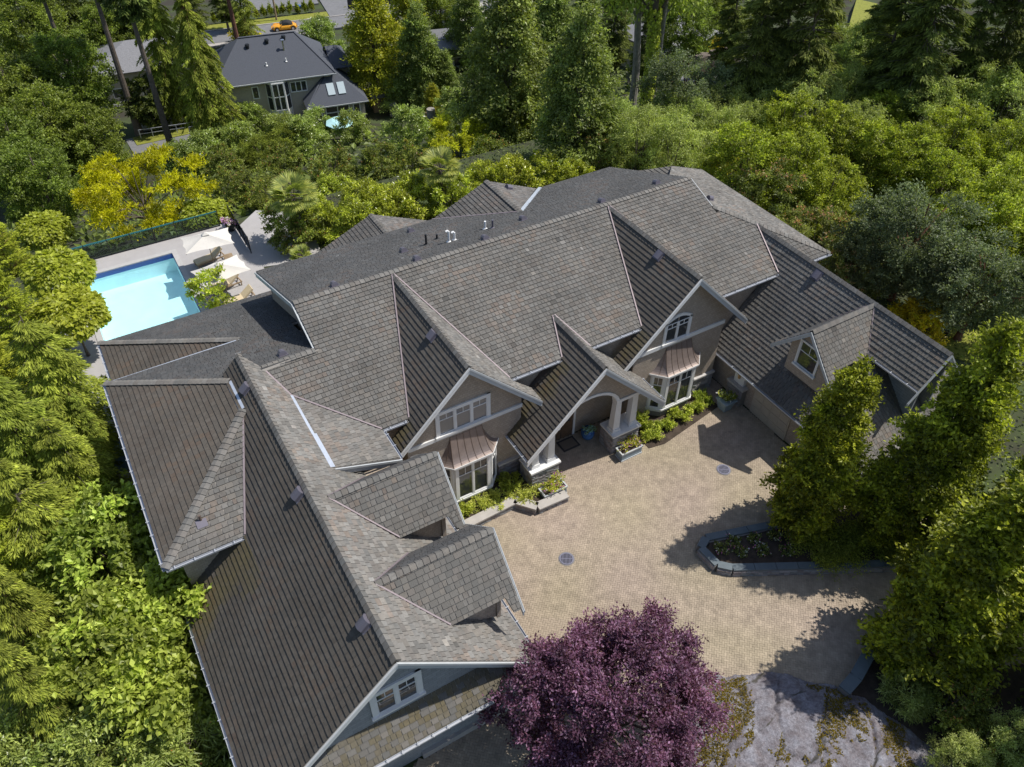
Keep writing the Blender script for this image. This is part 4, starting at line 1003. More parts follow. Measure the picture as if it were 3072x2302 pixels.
b = MB(); b.box(PX0+.01, PX1-.01, PY1-.03, PY1-.004, -.32, .0); b.box(PX1-.03, PX1-.004, PY0, PY1-.03, -.2, .0); b.build('tile_band', M['pool_tile'], t)
MB().box(PX0, PX1, PY0+.01, PY1-1.2, dp+.01, dp+.35).build('floor_step', M['pool_wall'], t)
MB().add([(PX0+.002, PY0, -.17), (PX1-.002, PY0, -.17), (PX1-.002, PY1-.002, -.17), (PX0+.002, PY1-.002, -.17)], [(0, 1, 2, 3)]).build('water_surface', M['water'], t)
c = MB(); c.box(PX0-.32, PX1+.32, PY1, PY1+.34, zt+.002, zt+.05); c.box(PX1, PX1+.32, PY0, PY1-.002, zt+.002, zt+.05); c.box(PX0-.32, PX0, PY0, PY1-.002, zt+.002, zt+.05); c.build('coping', M['coping'], t)
def parasol(x, y, rz, label):
    t = empty('parasol', (x, y, .02), label, 'parasol', 'cream parasols by the pool', rz)
    link('pole', MB().tube([(0, 0, 0), (0, 0, 2.62)], .025, 8).mesh('pole', M['wood_old']), t); link('base', MB().lathe([(.3, 0), (.3, .06), (.06, .1)], 16).mesh('base', M['dark_metal']), t)
    n = 10; a, b_ = 1.48, 1.0; V = []; F = []
    # canopy: four panels sagging between the ribs, scalloped rim
    for i in range(n+1):
        for k in range(32):
            th = 2*math.pi*k/32; cx, sy_ = math.cos(th), math.sin(th); m_ = max(abs(cx), abs(sy_)); ux, uy = cx/m_, sy_/m_
            diag = abs(abs(ux)-abs(uy)); cn = 1-.07*math.sin(math.pi*min(1, diag))  # rim curves in between corners
            r_ = i/n; z = 2.62-.5*r_-.07*math.sin(math.pi*r_)*diag
            V.append((ux*a*r_*cn, uy*b_*r_*cn, z))
    for i in range(n):
        for k in range(32): F += [i*32+k, i*32+(k+1) % 32, (i+1)*32+(k+1) % 32, (i+1)*32+k]
    link('canopy', mesh_raw('canopy', V, F, [4]*(len(F)//4), M['cream'], smooth=False), t)
    link('vent_cap', MB().frus(0, 0, 2.58, 2.72, .22, .16, .04, .03).mesh('vent_cap', M['cream']), t)
    for sx in (-1, 1):
        for sy_ in (-1, 1): link('rib', MB().bar((0, 0, 2.55), (sx*a*.98, sy_*b_*.98, 2.08), .02, .03).mesh('rib', M['wood_old']), t)
parasol(5.58, 46.3, R(-5), 'cream parasol over the lounger nearer the back hedge'); parasol(5.4, 42.68, R(8), 'cream parasol nearer the house roof, beside a small tree')
def lounger(x, y, rz, label):
    t = empty('sun_lounger', (x, y, .02), label, 'sun lounger', 'sun loungers under the parasols', rz)
    link('frame', MB().box(-.95, .95, -.34, -.29, .22, .3).box(-.95, .95, .29, .34, .22, .3).box(-.95, -.89, -.29, .29, .22, .3).box(.89, .95, -.29, .29, .22, .3).mesh('frame', M['wood_old']), t)
    for sx in (-.88, .88):
        for sy_ in (-.31, .31): link('leg', MB().box(-.03, .03, -.03, .03, 0, .22).mesh('leg', M['wood_old']), t, (sx, sy_, 0))
    link('mattress', MB().box(-.93, .25, -.3, .3, .3, .42).mesh('mattress', M['cushion']), t)
    link('backrest', MB().fr((.27, 0, .32), (.8, 0, .6), (0, 1, 0), (-.6, 0, .8)).box(0, .78, -.3, .3, 0, .12).mesh('backrest', M['cushion']), t)
lounger(5.5, 47.2, R(10), 'tan cushioned lounger under the parasol by the back hedge'); lounger(5.6, 43.9, R(8), 'tan lounger under the parasol nearer the house')
lounger(5.9, 42.0, R(4), 'tan lounger half hidden by the small poolside tree')
t = empty('side_table', (6.6, 46.6, .02), 'small dark slatted table beside the back lounger', 'table')
for i in range(5): link('slat', MB().box(-.28, .28, -.045, .045, .42, .45).mesh('slat', M['wood_old']), t, (0, -.24+i*.12, 0))
for sx in (-.24, .24):
    for sy_ in (-.24, .24): link('leg', MB().box(-.02, .02, -.02, .02, 0, .42).mesh('leg', M['wood_old']), t, (sx, sy_, 0))
t = empty('flower_pot', (7.78, 50.3, .02), 'round pot of purple flowers at the back corner of the pool deck', 'planter')
link('pot', MB().lathe([(.22, 0), (.34, .5), (.37, .55)], 16).mesh('pot', M['dark_metal']), t)
link('flowers', shrub_mesh('flowers', 12, .5, .5, 700, .11, .08, GREEN, flowers=(.75, [(.33, .16, .55), (.45, .25, .65), (.55, .42, .7)])), t, (0, 0, .5))
t = empty('glass_fence', (1, 51.2, 0), 'clear panel pool fence with dark posts and teal top rail', 'fence')
xs = [-4.1+i*1.42 for i in range(9)]
for x in xs: MB().box(x-.025, x+.025, 51.17, 51.23, .02, 1.2).build('post', M['dark_metal'], t)
for a, b in zip(xs, xs[1:]):
    MB().box(a+.03, b-.03, 51.195, 51.205, .1, 1.15).build('panel', M['clear_panel'], t); MB().box(a+.026, b-.026, 51.18, 51.22, 1.12, 1.2).build('rail', M['teal'], t); MB().box(a+.026, b-.026, 51.18, 51.22, .04, .1).build('rail', M['dark_metal'], t)
t = empty('metal_fence', (8.1, 49.5, 0), 'black-framed panel fence at the right side of the pool deck', 'fence')
ys = [46.9+i*1.15 for i in range(5)]
for y in ys: MB().box(8.07, 8.13, y-.03, y+.03, 0, 1.3).build('post', M['dark_metal'], t)
for a, b in zip(ys, ys[1:]):
    for z in (.12, .7, 1.22): MB().box(8.085, 8.115, a+.03, b-.03, z, z+.04).build('rail', M['dark_metal'], t)
    MB().box(8.095, 8.105, a+.03, b-.03, .161, .699).build('panel', M['clear_panel'], t); MB().box(8.095, 8.105, a+.03, b-.03, .741, 1.219).build('panel', M['clear_panel'], t)
# rocks and path by the fence
o = MB().prism([(x, y, -.02) for x, y in ((8.3, 45), (12, 44), (13, 50), (10, 52), (8.3, 50.5))], (0, 0, .035)).build('garden_path', M['pool_deck']); tag(o, kind='structure')
# covered equipment in the side passage
o = ong(258, 985, .5); t = empty('covered_grill', (o[0], o[1], 0), 'blue tarpaulin-covered grill in the shady side passage', 'grill')
mb = MB(); mb.frus(0, 0, 0, .85, .42, .65, .38, .6); mb.frus(0, 0, .85, 1.08, .38, .6, .2, .4); link('cover', mb.mesh('cover', M['tarp_blue']), t); link('hem', MB().box(-.43, .43, -.66, .66, 0, .06).mesh('hem', M['dark_metal']), t)
# paved side passage
o = MB().box(-3.4, -1.56, 20, 36.5, -.02, .012).build('side_path', M['concrete']); tag(o, kind='structure')
# slatted bench below the pent roof
t = empty('slatted_bench', (2.4, 10.9, 0), 'yellow wooden slatted bench below the front eave', 'bench')
for i in range(7): link('slat', MB().box(-.85, .85, -.04, .04, 0, .03).mesh('slat', M['wood_slat']), t, (0, -.3+i*.1, .45))
for sx in (-.75, .75):
    for sy_ in (-.28, .28): link('leg', MB().box(-.035, .035, -.035, .035, 0, .45).mesh('leg', M['wood_slat']), t, (sx, sy_, 0))
# ---------------------------------------------------------------- vegetation
def prof(shape, t):
    if shape == 'round': return np.sqrt(np.clip(1-(2*t-1)**2, 0, 1))
    if shape == 'dome': return np.sqrt(np.clip(1-(t*.98)**2, 0, 1))*np.minimum(1, .55+t*2.2)
    if shape == 'cone': return (1-t)**.75*np.minimum(1, .35+t*4)
    if shape == 'col': return np.minimum(1, .45+t*2.2)*np.clip(1-t**2.6, 0, 1)**.8
    if shape == 'flat': return np.sqrt(np.clip(1-(2*t-1)**2, 0, 1))*.9+.1
    if shape == 'spire': return np.minimum(1, .6+t*2.6)*np.clip(1-t, 0, 1)**.8
    return 1-t
def puff_crown(seed, H, R_, z0, shape, npuff, nleaf, L, W, cols, pr, mt='leaf', droop=.0, flat=.75, up=.8, inner=.45, pvar=.22, tips=None):
    rg = np.random.default_rng(seed)
    t = rg.random(npuff*6); keep = rg.random(len(t)) < prof(shape, t)+.05; t = t[keep][:npuff]; n = len(t)
    th = rg.random(n)*2*np.pi; lob = 1+.17*np.sin(3*th+seed)+.12*np.sin(7*th+2*seed+t*9)
    rho = np.sqrt(inner**2+(1-inner**2)*rg.random(n))
    rr = prof(shape, t)*R_*lob*rho
    C = np.stack([rr*np.cos(th), rr*np.sin(th), z0+t*(H-z0)], 1); sz = pr*rg.uniform(.55, 1.4, n)
    # each clump is a handful of leafy shoots, so outlines stay ragged
    ns = 9; sd = rg.standard_normal((n, ns, 3)); sd[:, :, 2] = sd[:, :, 2]*.75+.3
    out = C*np.array([1, 1, 0]); out /= np.maximum(.3, np.linalg.norm(out, axis=1, keepdims=True)); sd += out[:, None, :]*.35; sd /= np.linalg.norm(sd, axis=2, keepdims=True)
    ln = rg.uniform(.55, 1.45, (n, ns)); k = rg.choice(n, nleaf, p=(sz**2)/(sz**2).sum()); j = rg.integers(0, ns, nleaf); s1 = rg.random(nleaf)**.62
    u = sd[k, j]; P = C[k]+u*(sz[k]*ln[k, j]*s1)[:, None]*np.array([1, 1, flat])+rg.standard_normal((nleaf, 3))*(sz[k]*.17)[:, None]*np.array([1, 1, flat])
    P[:, 2] -= droop*sz[k]*s1**2*.6
    D = u*.7+rg.standard_normal((nleaf, 3))*.65; D[:, 2] -= droop
    N = np.array([0, 0, up])+u*.35+rg.standard_normal((nleaf, 3))*.6
    col = palette(rg, nleaf, cols)*(1+pvar*rg.standard_normal(n))[k][:, None].clip(.55, 1.55)
    if tips is not None:
        m = (u[:, 2] > .45) & (rg.random(nleaf) < tips[0]) & (rg.random(n)[k] < .6); col[m] = np.array(tips[1])*rg.uniform(.7, 1.3, (m.sum(), 1))
    return leaf_mesh('crown', P, D, N, L*rg.uniform(.65, 1.35, nleaf), W*rg.uniform(.65, 1.35, nleaf), col, mt), C
def limbs(seed, H, r0, C, mt, nl=14, lean=0.0, top=.92, multi=1):
    rg = np.random.default_rng(seed+99); mb = MB()
    for s_ in range(multi):
        off = np.array([math.cos(s_*2.4), math.sin(s_*2.4), 0])*(0 if multi == 1 else .12); sp = 0 if multi == 1 else .07
        pts = [off+np.array([math.sin(i*.9+seed)*.02*H*.15+off[0]*i*sp*8, math.cos(i*1.3)*.02*H*.12+off[1]*i*sp*8, H*top*i/7]) for i in range(8)]
        mb.tube(pts, [r0*(1-.12*i)*(1.35 if i == 0 else 1)/math.sqrt(multi) for i in range(8)], 8)
    if C is not None and len(C):
        for i in rg.choice(len(C), min(nl, len(C)), replace=False):
            c = C[i]; zb = max(.12*H, min(c[2]*.62, H*.75)); a = np.array([0, 0, zb]); m_ = (a+c)/2+np.array([0, 0, .08*H*rg.random()])
            mb.tube([a, m_, c], [r0*.38, r0*.24, r0*.08], 5, cap=False)
    return mb.mesh('trunk', M[mt])
def conifer(seed, H, R_, z0, cols, nb, npb, L, W, droop=.35, rise=.15, mt='needle', shape='cone', hang=.5):
    """whorled branches carrying flat, drooping sprays"""
    rg = np.random.default_rng(seed)
    t = np.sort(rg.random(nb)**1.15); th = rg.random(nb)*2*np.pi; z = z0+t*(H-z0)*.97
    bl = R_*prof(shape, t)*rg.uniform(.65, 1.15, nb)+.15
    k = rg.integers(0, nb, npb*nb); s_ = rg.random(len(k))**.65
    dx, dy = np.cos(th[k]), np.sin(th[k]); r = s_*bl[k]
    zz = z[k]+rise*r-droop*bl[k]*s_**2
    wdt = .42*bl[k]*(1-s_)*.9+.12; q = rg.uniform(-1, 1, len(k))*wdt
    P = np.stack([dx*r-dy*q, dy*r+dx*q, zz-np.abs(q)*.25-rg.random(len(k))*.12*L*4], 1)
    D = np.stack([dx-dy*q/wdt*.9, dy+dx*q/wdt*.9, -hang-.3*rg.random(len(k))], 1)+.25*rg.standard_normal((len(k), 3))
    N = np.array([0, 0, 1.])+.45*rg.standard_normal((len(k), 3))+np.stack([dx, dy, 0*dx], 1)*.35
    col = palette(rg, len(k), cols)*(1+.2*rg.standard_normal(nb))[k][:, None].clip(.6, 1.5)
    br = [(np.array([0, 0, z[i]]), np.array([math.cos(th[i])*bl[i]*.85, math.sin(th[i])*bl[i]*.85, z[i]+(rise-droop*.7)*bl[i]])) for i in range(nb)]
    return leaf_mesh('crown', P, D, N, L*rg.uniform(.6, 1.4, len(k)), W*rg.uniform(.6, 1.4, len(k)), col, mt, .05), br
def conifer_trunk(seed, H, r0, br, mt, every=3):
    mb = MB(); mb.tube([(math.sin(i+seed)*.06, math.cos(i*1.7)*.06, H*.97*i/8) for i in range(9)], [r0*(1-.11*i)*(1.3 if i == 0 else 1) for i in range(9)], 9)
    for i, (a, b) in enumerate(br):
        if i % every == 0: mb.tube([a, (a+b)/2+A(0, 0, .06), b], [r0*.16, r0*.1, r0*.03], 4, cap=False)
    return mb.mesh('trunk', M[mt])
KIND = {}
def reg(name, crown, trunk, zc): KIND.setdefault(name, []).append((crown, trunk, zc))
def broad(name, seed, H, R_, z0, shape, npuff, nleaf, L, W, cols, pr, r0=.16, bark='bark', nl=14, multi=1, **kw):
    c, C = puff_crown(seed, H, R_, z0, shape, npuff, nleaf, L, W, cols, pr, **kw); reg(name, c, limbs(seed, H, r0, C, bark, nl, multi=multi), (z0+H)/2)
def conif(name, seed, H, R_, z0, cols, nb, npb, L, W, r0=.2, bark='bark', every=3, **kw):
    c, br = conifer(seed, H, R_, z0, cols, nb, npb, L, W, **kw); reg(name, c, conifer_trunk(seed, H, r0, br, bark, every), (z0+H)/2)
DK = [(.022, .042, .012), (.04, .075, .018), (.07, .12, .025)]
MG = [(.035, .07, .014), (.07, .13, .022), (.12, .19, .032)]
LG = [(.06, .11, .02), (.12, .2, .032), (.2, .28, .05)]
YG = [(.1, .14, .018), (.2, .26, .03), (.32, .36, .05)]
BG = [(.035, .06, .032), (.062, .1, .05), (.105, .15, .078)]
for s_ in (1, 2): broad('leafy', s_, 11, 4.2, 1.8, 'round', 230, 30000, .26, .16, MG, .8, .22)
for s_ in (3, 4): broad('laurel', s_, 3.6, 2.0, .3, 'dome', 60, 10000, .2, .085, [(.05, .1, .025), (.11, .19, .04), (.2, .28, .08)], .55, .07, mt='leaf_gloss', nl=8, multi=3)
for s_ in (5, 6): broad('rhodo', s_, 3.0, 1.9, .2, 'dome', 90, 11000, .2, .07, [(.07, .1, .012), (.17, .21, .022), (.34, .36, .05)], .36, .07, mt='leaf_gloss', nl=8, multi=3, up=.5, pvar=.3)
for s_ in (7, 8): broad('dark_shrub', s_, 3.2, 2.0, .2, 'dome', 60, 9000, .17, .09, [(.04, .062, .016), (.085, .125, .025), (.16, .2, .04)], .42, .07, nl=8, multi=3, tips=(.12, (.2, .1, .04)))
broad('yew', 9, 4.2, 3.0, .2, 'dome', 110, 16000, .26, .07, [(.035, .06, .012), (.09, .13, .02), (.17, .2, .035)], .5, .1, nl=8, multi=3, mt='needle', pvar=.3, up=.3)
broad('lime_shrub', 10, 4.0, 2.6, .3, 'dome', 60, 11000, .22, .08, [(.14, .15, .01), (.25, .26, .015), (.36, .34, .03)], .5, .08, nl=8, multi=3)
for s_ in (11, 12): broad('fine', s_, 5.5, 2.4, .3, 'col', 110, 15000, .17, .05, [(.09, .13, .035), (.17, .23, .07), (.28, .34, .12)], .5, .08, nl=10, multi=4, droop=.3)
for s_ in (13, 14): broad('sapling', s_, 5.6, 2.7, .4, 'dome', 190, 20000, .15, .09, [(.07, .105, .012), (.12, .165, .02), (.23, .26, .03)], .4, .1, nl=16, multi=3)
broad('pink_tip', 15, 4.6, 2.9, .3, 'dome', 80, 15000, .18, .08, [(.05, .08, .02), (.1, .14, .035), (.17, .2, .06)], .5, .09, nl=8, multi=3, tips=(.3, (.3, .16, .1)))
broad('blue_green', 16, 6.6, 3.1, 1.6, 'round', 120, 20000, .17, .085, BG, .6, .18, 'bark_red', nl=16)
broad('column', 17, 10.7, 1.65, .7, 'spire', 230, 56000, .15, .09, [(.045, .068, .007), (.105, .14, .012), (.23, .25, .022)], .46, .13, nl=26, up=.7, pvar=.28)
broad('column', 18, 10.7, 2.0, .7, 'spire', 260, 60000, .15, .09, [(.042, .065, .008), (.095, .132, .013), (.21, .235, .022)], .48, .13, nl=26, up=.7, pvar=.28)
broad('purple_maple', 19, 6.2, 3.75, 1.5, 'dome', 330, 95000, .12, .065, [(.04, .015, .029), (.077, .031, .06), (.122, .058, .103), (.175, .107, .17)], .5, .16, nl=30, up=.7, pvar=.28, flat=.6)
broad('gold_tree', 20, 6.3, 4.8, 2.6, 'flat', 110, 20000, .24, .1, [(.15, .15, .004), (.25, .245, .005), (.34, .32, .012)], .75, .14, nl=26, flat=.35, up=1.2)
def globe():
    """clipped mop-head: large leaves hanging like shingles over a dome"""
    rg = np.random.default_rng(22); n = 5200; u = rg.standard_normal((n, 3)); u /= np.linalg.norm(u, axis=1, keepdims=True); u[:, 2] = np.where(u[:, 2] < -.45, -u[:, 2], u[:, 2])
    lum = 1+.07*np.sin(u[:, 0]*7+1)*np.sin(u[:, 1]*6)+.06*np.sin(u[:, 2]*9+u[:, 0]*5)
    P = u*np.array([2.0, 2.0, 1.35])*(lum*(1-.22*rg.random(n)**2))[:, None]+A(0, 0, 3.2)
    D = u*.55+rg.standard_normal((n, 3))*.4; D[:, 2] -= .75; N = u+A(0, 0, .4)+.3*rg.standard_normal((n, 3))
    c = leaf_mesh('crown', P, D, N, .3*rg.uniform(.7, 1.3, n), .23*rg.uniform(.7, 1.3, n), palette(rg, n, [(.1, .125, .012), (.17, .2, .02), (.24, .265, .03)]), 'leaf')
    reg('globe', c, limbs(22, 3.6, .1, P[::300], 'bark', 14), 3.2)
globe()
for s_ in (23, 24): broad('big_leaf', s_, 5.2, 2.9, .6, 'dome', 120, 15000, .25, .16, [(.06, .11, .016), (.13, .2, .03), (.22, .29, .06)], .6, .1, nl=14, multi=3, droop=.3)
broad('rose', 25, 2.4, 1.8, .1, 'dome', 50, 8000, .13, .08, [(.06, .1, .02), (.13, .18, .04), (.22, .26, .07)], .38, .05, nl=6, multi=4, tips=(.02, (.5, .15, .07)))
broad('fern', 26, 1.8, 1.8, .1, 'dome', 40, 5000, .34, .05, [(.06, .11, .025), (.13, .19, .05), (.2, .26, .09)], .45, .04, nl=4, multi=4, droop=.3)
broad('gold_conical', 27, 12, 3.6, .8, 'cone', 170, 24000, .27, .15, [(.1, .12, .012), (.18, .185, .016), (.26, .24, .025)], .9, .2)
broad('poplar', 28, 13, 4.0, .8, 'cone', 300, 34000, .26, .15, [(.045, .085, .02), (.085, .14, .035), (.14, .2, .06)], .8, .22, droop=.25)
broad('dark_tree', 29, 11, 4.6, 1.2, 'round', 80, 20000, .42, .28, DK, 1.2, .24)
broad('yellow_bush', 30, 2.2, 1.6, .2, 'dome', 40, 5000, .22, .09, [(.2, .17, .008), (.4, .32, .012), (.5, .42, .04)], .4, .05, nl=6, multi=3)
for s_ in (31, 32): conif('cedar', s_, 11, 2.6, .3, [(.045, .075, .012), (.1, .14, .02), (.18, .22, .035)], 190, 140, .24, .06, .2, 'bark_red', droop=.5, hang=.7)
for s_ in (33, 34): conif('hemlock', s_, 8.5, 3.4, .4, [(.05, .085, .014), (.12, .165, .022), (.21, .25, .04)], 170, 170, .21, .055, .18, droop=.42, hang=.45)
conif('hedge_cedar', 35, 7, 1.6, .1, [(.07, .09, .01), (.16, .18, .018), (.27, .28, .03)], 190, 130, .18, .05, .14, 'bark_red', droop=.1, rise=.55, hang=.0, shape='col')
for s_ in (36, 37): conif('fir', s_, 22, 3.9, 3.5, [(.035, .055, .014), (.06, .09, .02), (.105, .14, .028)], 200, 130, .5, .13, .32, 'bark', 1, droop=.3, hang=.4)
conif('tall_fir', 38, 30, 3.4, 17, DK, 90, 90, .6, .17, .42, 'bark', 1, droop=.35, hang=.4)
conif('drooping_cedar', 39, 19, 3.3, 1.0, [(.055, .085, .012), (.11, .15, .02), (.19, .22, .035)], 260, 190, .36, .085, .35, 'bark_red', 1, droop=.75, hang=.95, shape='col')
conif('small_cypress', 40, 2.6, .5, .1, [(.02, .04, .01), (.04, .07, .015), (.06, .1, .02)], 60, 60, .16, .05, .06, droop=0, rise=.8, hang=-.6, shape='col')
def palm():
    """fan palm: hairy trunk, stiff pleated fans on stalks"""
    rg = np.random.default_rng(50); Pp, Dd, Nn, Ll, Ww, Cc = [], [], [], [], [], []; st = MB()
    for i in range(30):
        th = i*2.4; el = rg.uniform(-.75, 1.1); d = np.array([math.cos(th)*math.cos(el), math.sin(th)*math.cos(el), math.sin(el)]); a = np.array([0, 0, 3.6]); b = a+d*rg.uniform(.7, 1.0)
        st.tube([a, (a+b)/2+A(0, 0, .05), b], .018, 5, cap=False)
        s_ = np.cross(d, (0, 0, 1.)); s_ /= np.linalg.norm(s_); n = np.cross(s_, d)
        for j in range(26):
            ph = (j/25-.5)*4.2; v = d*math.cos(ph)+s_*math.sin(ph); v = v-A(0, 0, .22); Pp.append(b); Dd.append(v); Nn.append(n+.25*(-1)**j*s_); Ll.append(.66+.1*math.cos(ph)); Ww.append(.12)
            Cc.append(np.array([(.1, .14, .04), (.17, .2, .05), (.26, .26, .07)][rg.integers(0, 3)])*(1.25 if el < -.2 else 1))
    cr = leaf_mesh('crown', np.array(Pp), np.array(Dd), np.array(Nn), np.array(Ll), np.array(Ww), np.array(Cc), 'leaf', .03)
    st.tube([(0, 0, 0), (.03, 0, 1.2), (0, .03, 2.4), (0, 0, 3.6)], [.17, .15, .16, .12], 9)
    reg('palm', cr, st.mesh('trunk', M['bark']), 3.6)
palm()
CNT = {}
def tree(kind, x, y, s, label, cat='tree', group=None, name=None, z=None, sz=1.0, rz=None):
    v = KIND[kind]; i = CNT.get(kind, 0); CNT[kind] = i+1; c, t_, zc = v[i % len(v)]
    rz = rnd.uniform(0, 6.28) if rz is None else rz
    e = empty(name or (kind+'_tree' if cat == 'tree' else kind+('' if 'shrub' in kind or 'bush' in kind else '_bush')), (x, y, (gz(y) if z is None else z)-.02), label, cat, group, rz)
    e.scale = (s, s, s*sz)
    link('trunk', t_, e); link('crown', c, e); return e
def put(kind, sx, sy, s, label, cat='tree', group=None, sz=1.0, **kw):
    zc = KIND[kind][0][2]*s*sz; p = ong(sx, sy, zc); return tree(kind, p[0], p[1], s, label, cat, group, sz=sz, **kw)
# courtyard side
tree('purple_maple', 9.5, 8.7, 1.0, 'spreading purple-leaved maple at the foot of the drive', name='maple_tree')
tree('column', 22.9, 12.55, 1.0, 'columnar light green tree nearest the courtyard, before the right wing', name='columnar_tree', group='columnar trees by the drive')
tree('column', 26.3, 9.8, 1.18, 'tall columnar tree second from the courtyard, beside the raised bed', name='columnar_tree', group='columnar trees by the drive')
tree('column', 22.7, 5.4, 1.42, 'big columnar tree below the drive at the right edge', name='columnar_tree', group='columnar trees by the drive', sz=.74)
tree('column', 26.6, 1.6, 1.25, 'columnar tree at the lower right edge behind the big one', name='columnar_tree', group='columnar trees by the drive')
tree('column', 23.5, -.8, 1.1, 'columnar tree just past the bottom right corner', name='columnar_tree', group='columnar trees by the drive')
tree('column', 29.8, 6.6, 1.1, 'columnar tree at the right edge beyond the tall one', name='columnar_tree', group='columnar trees by the drive')
tree('dark_shrub', 21.6, 3.4, .7, 'dark bush in the shade below the retaining wall', 'shrub', name='shade_shrub'); tree('dark_shrub', 20.9, 1.6, .6, 'dark bush between the rock and the shaded trees', 'shrub', name='shade_shrub'); tree('fern', 20.6, 4.6, .6, 'fern clump beside the rock in shade', 'fern')
put('fine', 2075, 1640, .45, 'grey-green feathery shrub at the bottom right of the rock', 'shrub', name='feathery_shrub'); put('fine', 2190, 1600, .5, 'pale feathery shrub in the bottom right corner', 'shrub', name='feathery_shrub')
# left boundary
for i, (sx, sy, s_, lb) in enumerate(((15, 560, .9, 'top of the cedar hedge at the left edge beside the pool'), (25, 690, .95, 'second cedar of the left hedge, level with the pool'), (10, 840, 1.0, 'third cedar of the left hedge, beside the lower roof'), (20, 1180, .9, 'cedar at the left edge opposite the hip roof'))):
    put('hedge_cedar', sx, sy, s_, lb, group='cedars of the left boundary', name='cedar_tree')
put('globe', 95, 500, .88, 'round globe tree left of the pool, furthest back', group='globe trees round the pool', name='globe_tree'); put('globe', 128, 590, .88, 'round globe tree left of the pool, middle one', group='globe trees round the pool', name='globe_tree')
put('globe', 150, 680, .9, 'round globe tree left of the pool, nearest the roof', group='globe trees round the pool', name='globe_tree'); tree('globe', 6.8, 53.2, .82, 'round globe tree behind the pool fence beside the golden tree', group='globe trees round the pool', name='globe_tree')
for sx, sy, s_, lb in ((120, 830, 1.05, 'broad hemlock beside the low pool roof'), (50, 960, 1.05, 'hemlock at the left edge below the pool roof'), (150, 1010, .8, 'dark hemlock squeezed against the side passage'), (70, 1120, .9, 'hemlock at the left edge beside the hip roof')):
    put('hemlock', sx, sy, s_, lb, group='hemlocks along the left side', name='hemlock_tree')
for sx, sy, s_, lb in ((40, 1330, .95, 'feathery yellow-green cedar at the lower left edge'), (75, 1500, .9, 'feathery cedar in the bottom left corner'), (190, 930, .65, 'slim dark cedar beside the side passage')):
    put('cedar', sx, sy, s_*.75, lb, group='cedars at the lower left', name='cedar_tree')
for sx, sy, s_, lb in ((240, 1200, 1.0, 'large-leaved light green tree below the hip roof'), (330, 1330, .95, 'large-leaved tree touching the left wing eave'), (260, 1410, 1.0, 'large-leaved tree in the middle of the left border'), (180, 1120, .7, 'small large-leaved tree by the passage')):
    put('big_leaf', sx, sy, s_, lb, group='large-leaved trees on the left', name='large_leaved_tree')
for sx, sy, s_, lb in ((380, 1500, 1.0, 'rose bush with orange flowers beside the left wing'), (310, 1560, 1.0, 'rose bush in the left border near the bottom'), (420, 1590, .9, 'rose bush against the lower left eave'), (300, 1470, .8, 'rose bush between the large-leaved trees')):
    put('rose', sx, sy, s_, lb, 'shrub', 'rose bushes on the left', name='rose_bush')
for sx, sy, s_, lb in ((400, 1645, 1.0, 'fern clump at the bottom edge by the left wing'), (330, 1650, .9, 'fern clump at the bottom edge, left of the other')):
    put('fern', sx, sy, s_, lb, 'fern', 'ferns at the bottom edge', name='fern')
for sx, sy, s_, lb in ((120, 1620, .9, 'glossy laurel at the bottom left'), (215, 1610, .85, 'glossy laurel near the bottom edge, right of the other'), (200, 1500, .8, 'glossy laurel below the large-leaved trees'), (30, 1640, .9, 'glossy laurel in the very corner')):
    put('laurel', sx, sy, s_, lb, 'shrub', 'laurels at the bottom left')
# belt behind the pool and the house
tree('gold_tree', 3.3, 56.2, .86, 'wide golden-yellow tree behind the pool', name='golden_tree', sz=1.35)
put('palm', 634, 425, 1.05, 'fan palm behind the pool deck, left one', group='fan palms', name='fan_palm'); put('palm', 950, 365, 1.0, 'fan palm behind the rear gables', group='fan palms', name='fan_palm'); put('palm', 650, 552, .5, 'small fan palm peeping over the main eave', group='fan palms', name='fan_palm')
e = empty('poolside_tree', (4.3, 40.9, 0), 'small bright green tree between the parasol and the roof', 'tree'); c, C = puff_crown(61, 3.4, 1.0, 1.2, 'round', 26, 1800, .2, .09, YG, .35); link('crown', c, e); link('trunk', limbs(61, 3.4, .06, C, 'bark', 12, multi=2), e)
W1 = ('beside the left palm', 'just right of the left palm', 'behind the long main eave', 'left of the right palm', 'below the right palm', 'right of the right palm', 'behind the middle rear gable', 'behind the right rear gable', 'at the right end of the rear gables', 'tucked behind the first rear gable', 'at the front of the belt beside the path')
for lb, (sx, sy) in zip(W1, ((720, 420), (790, 440), (850, 455), (890, 420), (965, 425), (1045, 390), (1110, 385), (1180, 370), (1240, 385), (770, 480), (690, 470))):
    put('rhodo', sx, sy, rnd.uniform(.85, 1.05), 'glossy yellow-green rhododendron '+lb, 'shrub', 'rhododendrons behind the house', name='rhododendron')
W2 = ('above the golden tree', 'right of the globe tree', 'behind the left palm', 'over the rhododendrons', 'left of the lime shrub', 'below the lime shrub', 'beside the yew', 'at the end of the pool fence', 'by the garden path', 'between palm and golden tree')
for lb, (sx, sy) in zip(W2, ((480, 350), (545, 400), (610, 350), (720, 360), (820, 345), (900, 350), (1060, 330), (580, 415), (630, 480), (500, 395))):
    put('dark_shrub', sx, sy, rnd.uniform(.9, 1.15), 'dark reddish-tipped shrub '+lb, 'shrub', 'dark shrubs behind the pool')
put('lime_shrub', 985, 300, 1.05, 'lime-yellow shrub above the right palm', 'shrub'); put('lime_shrub', 1035, 285, .7, 'small lime shrub next to the yew', 'shrub')
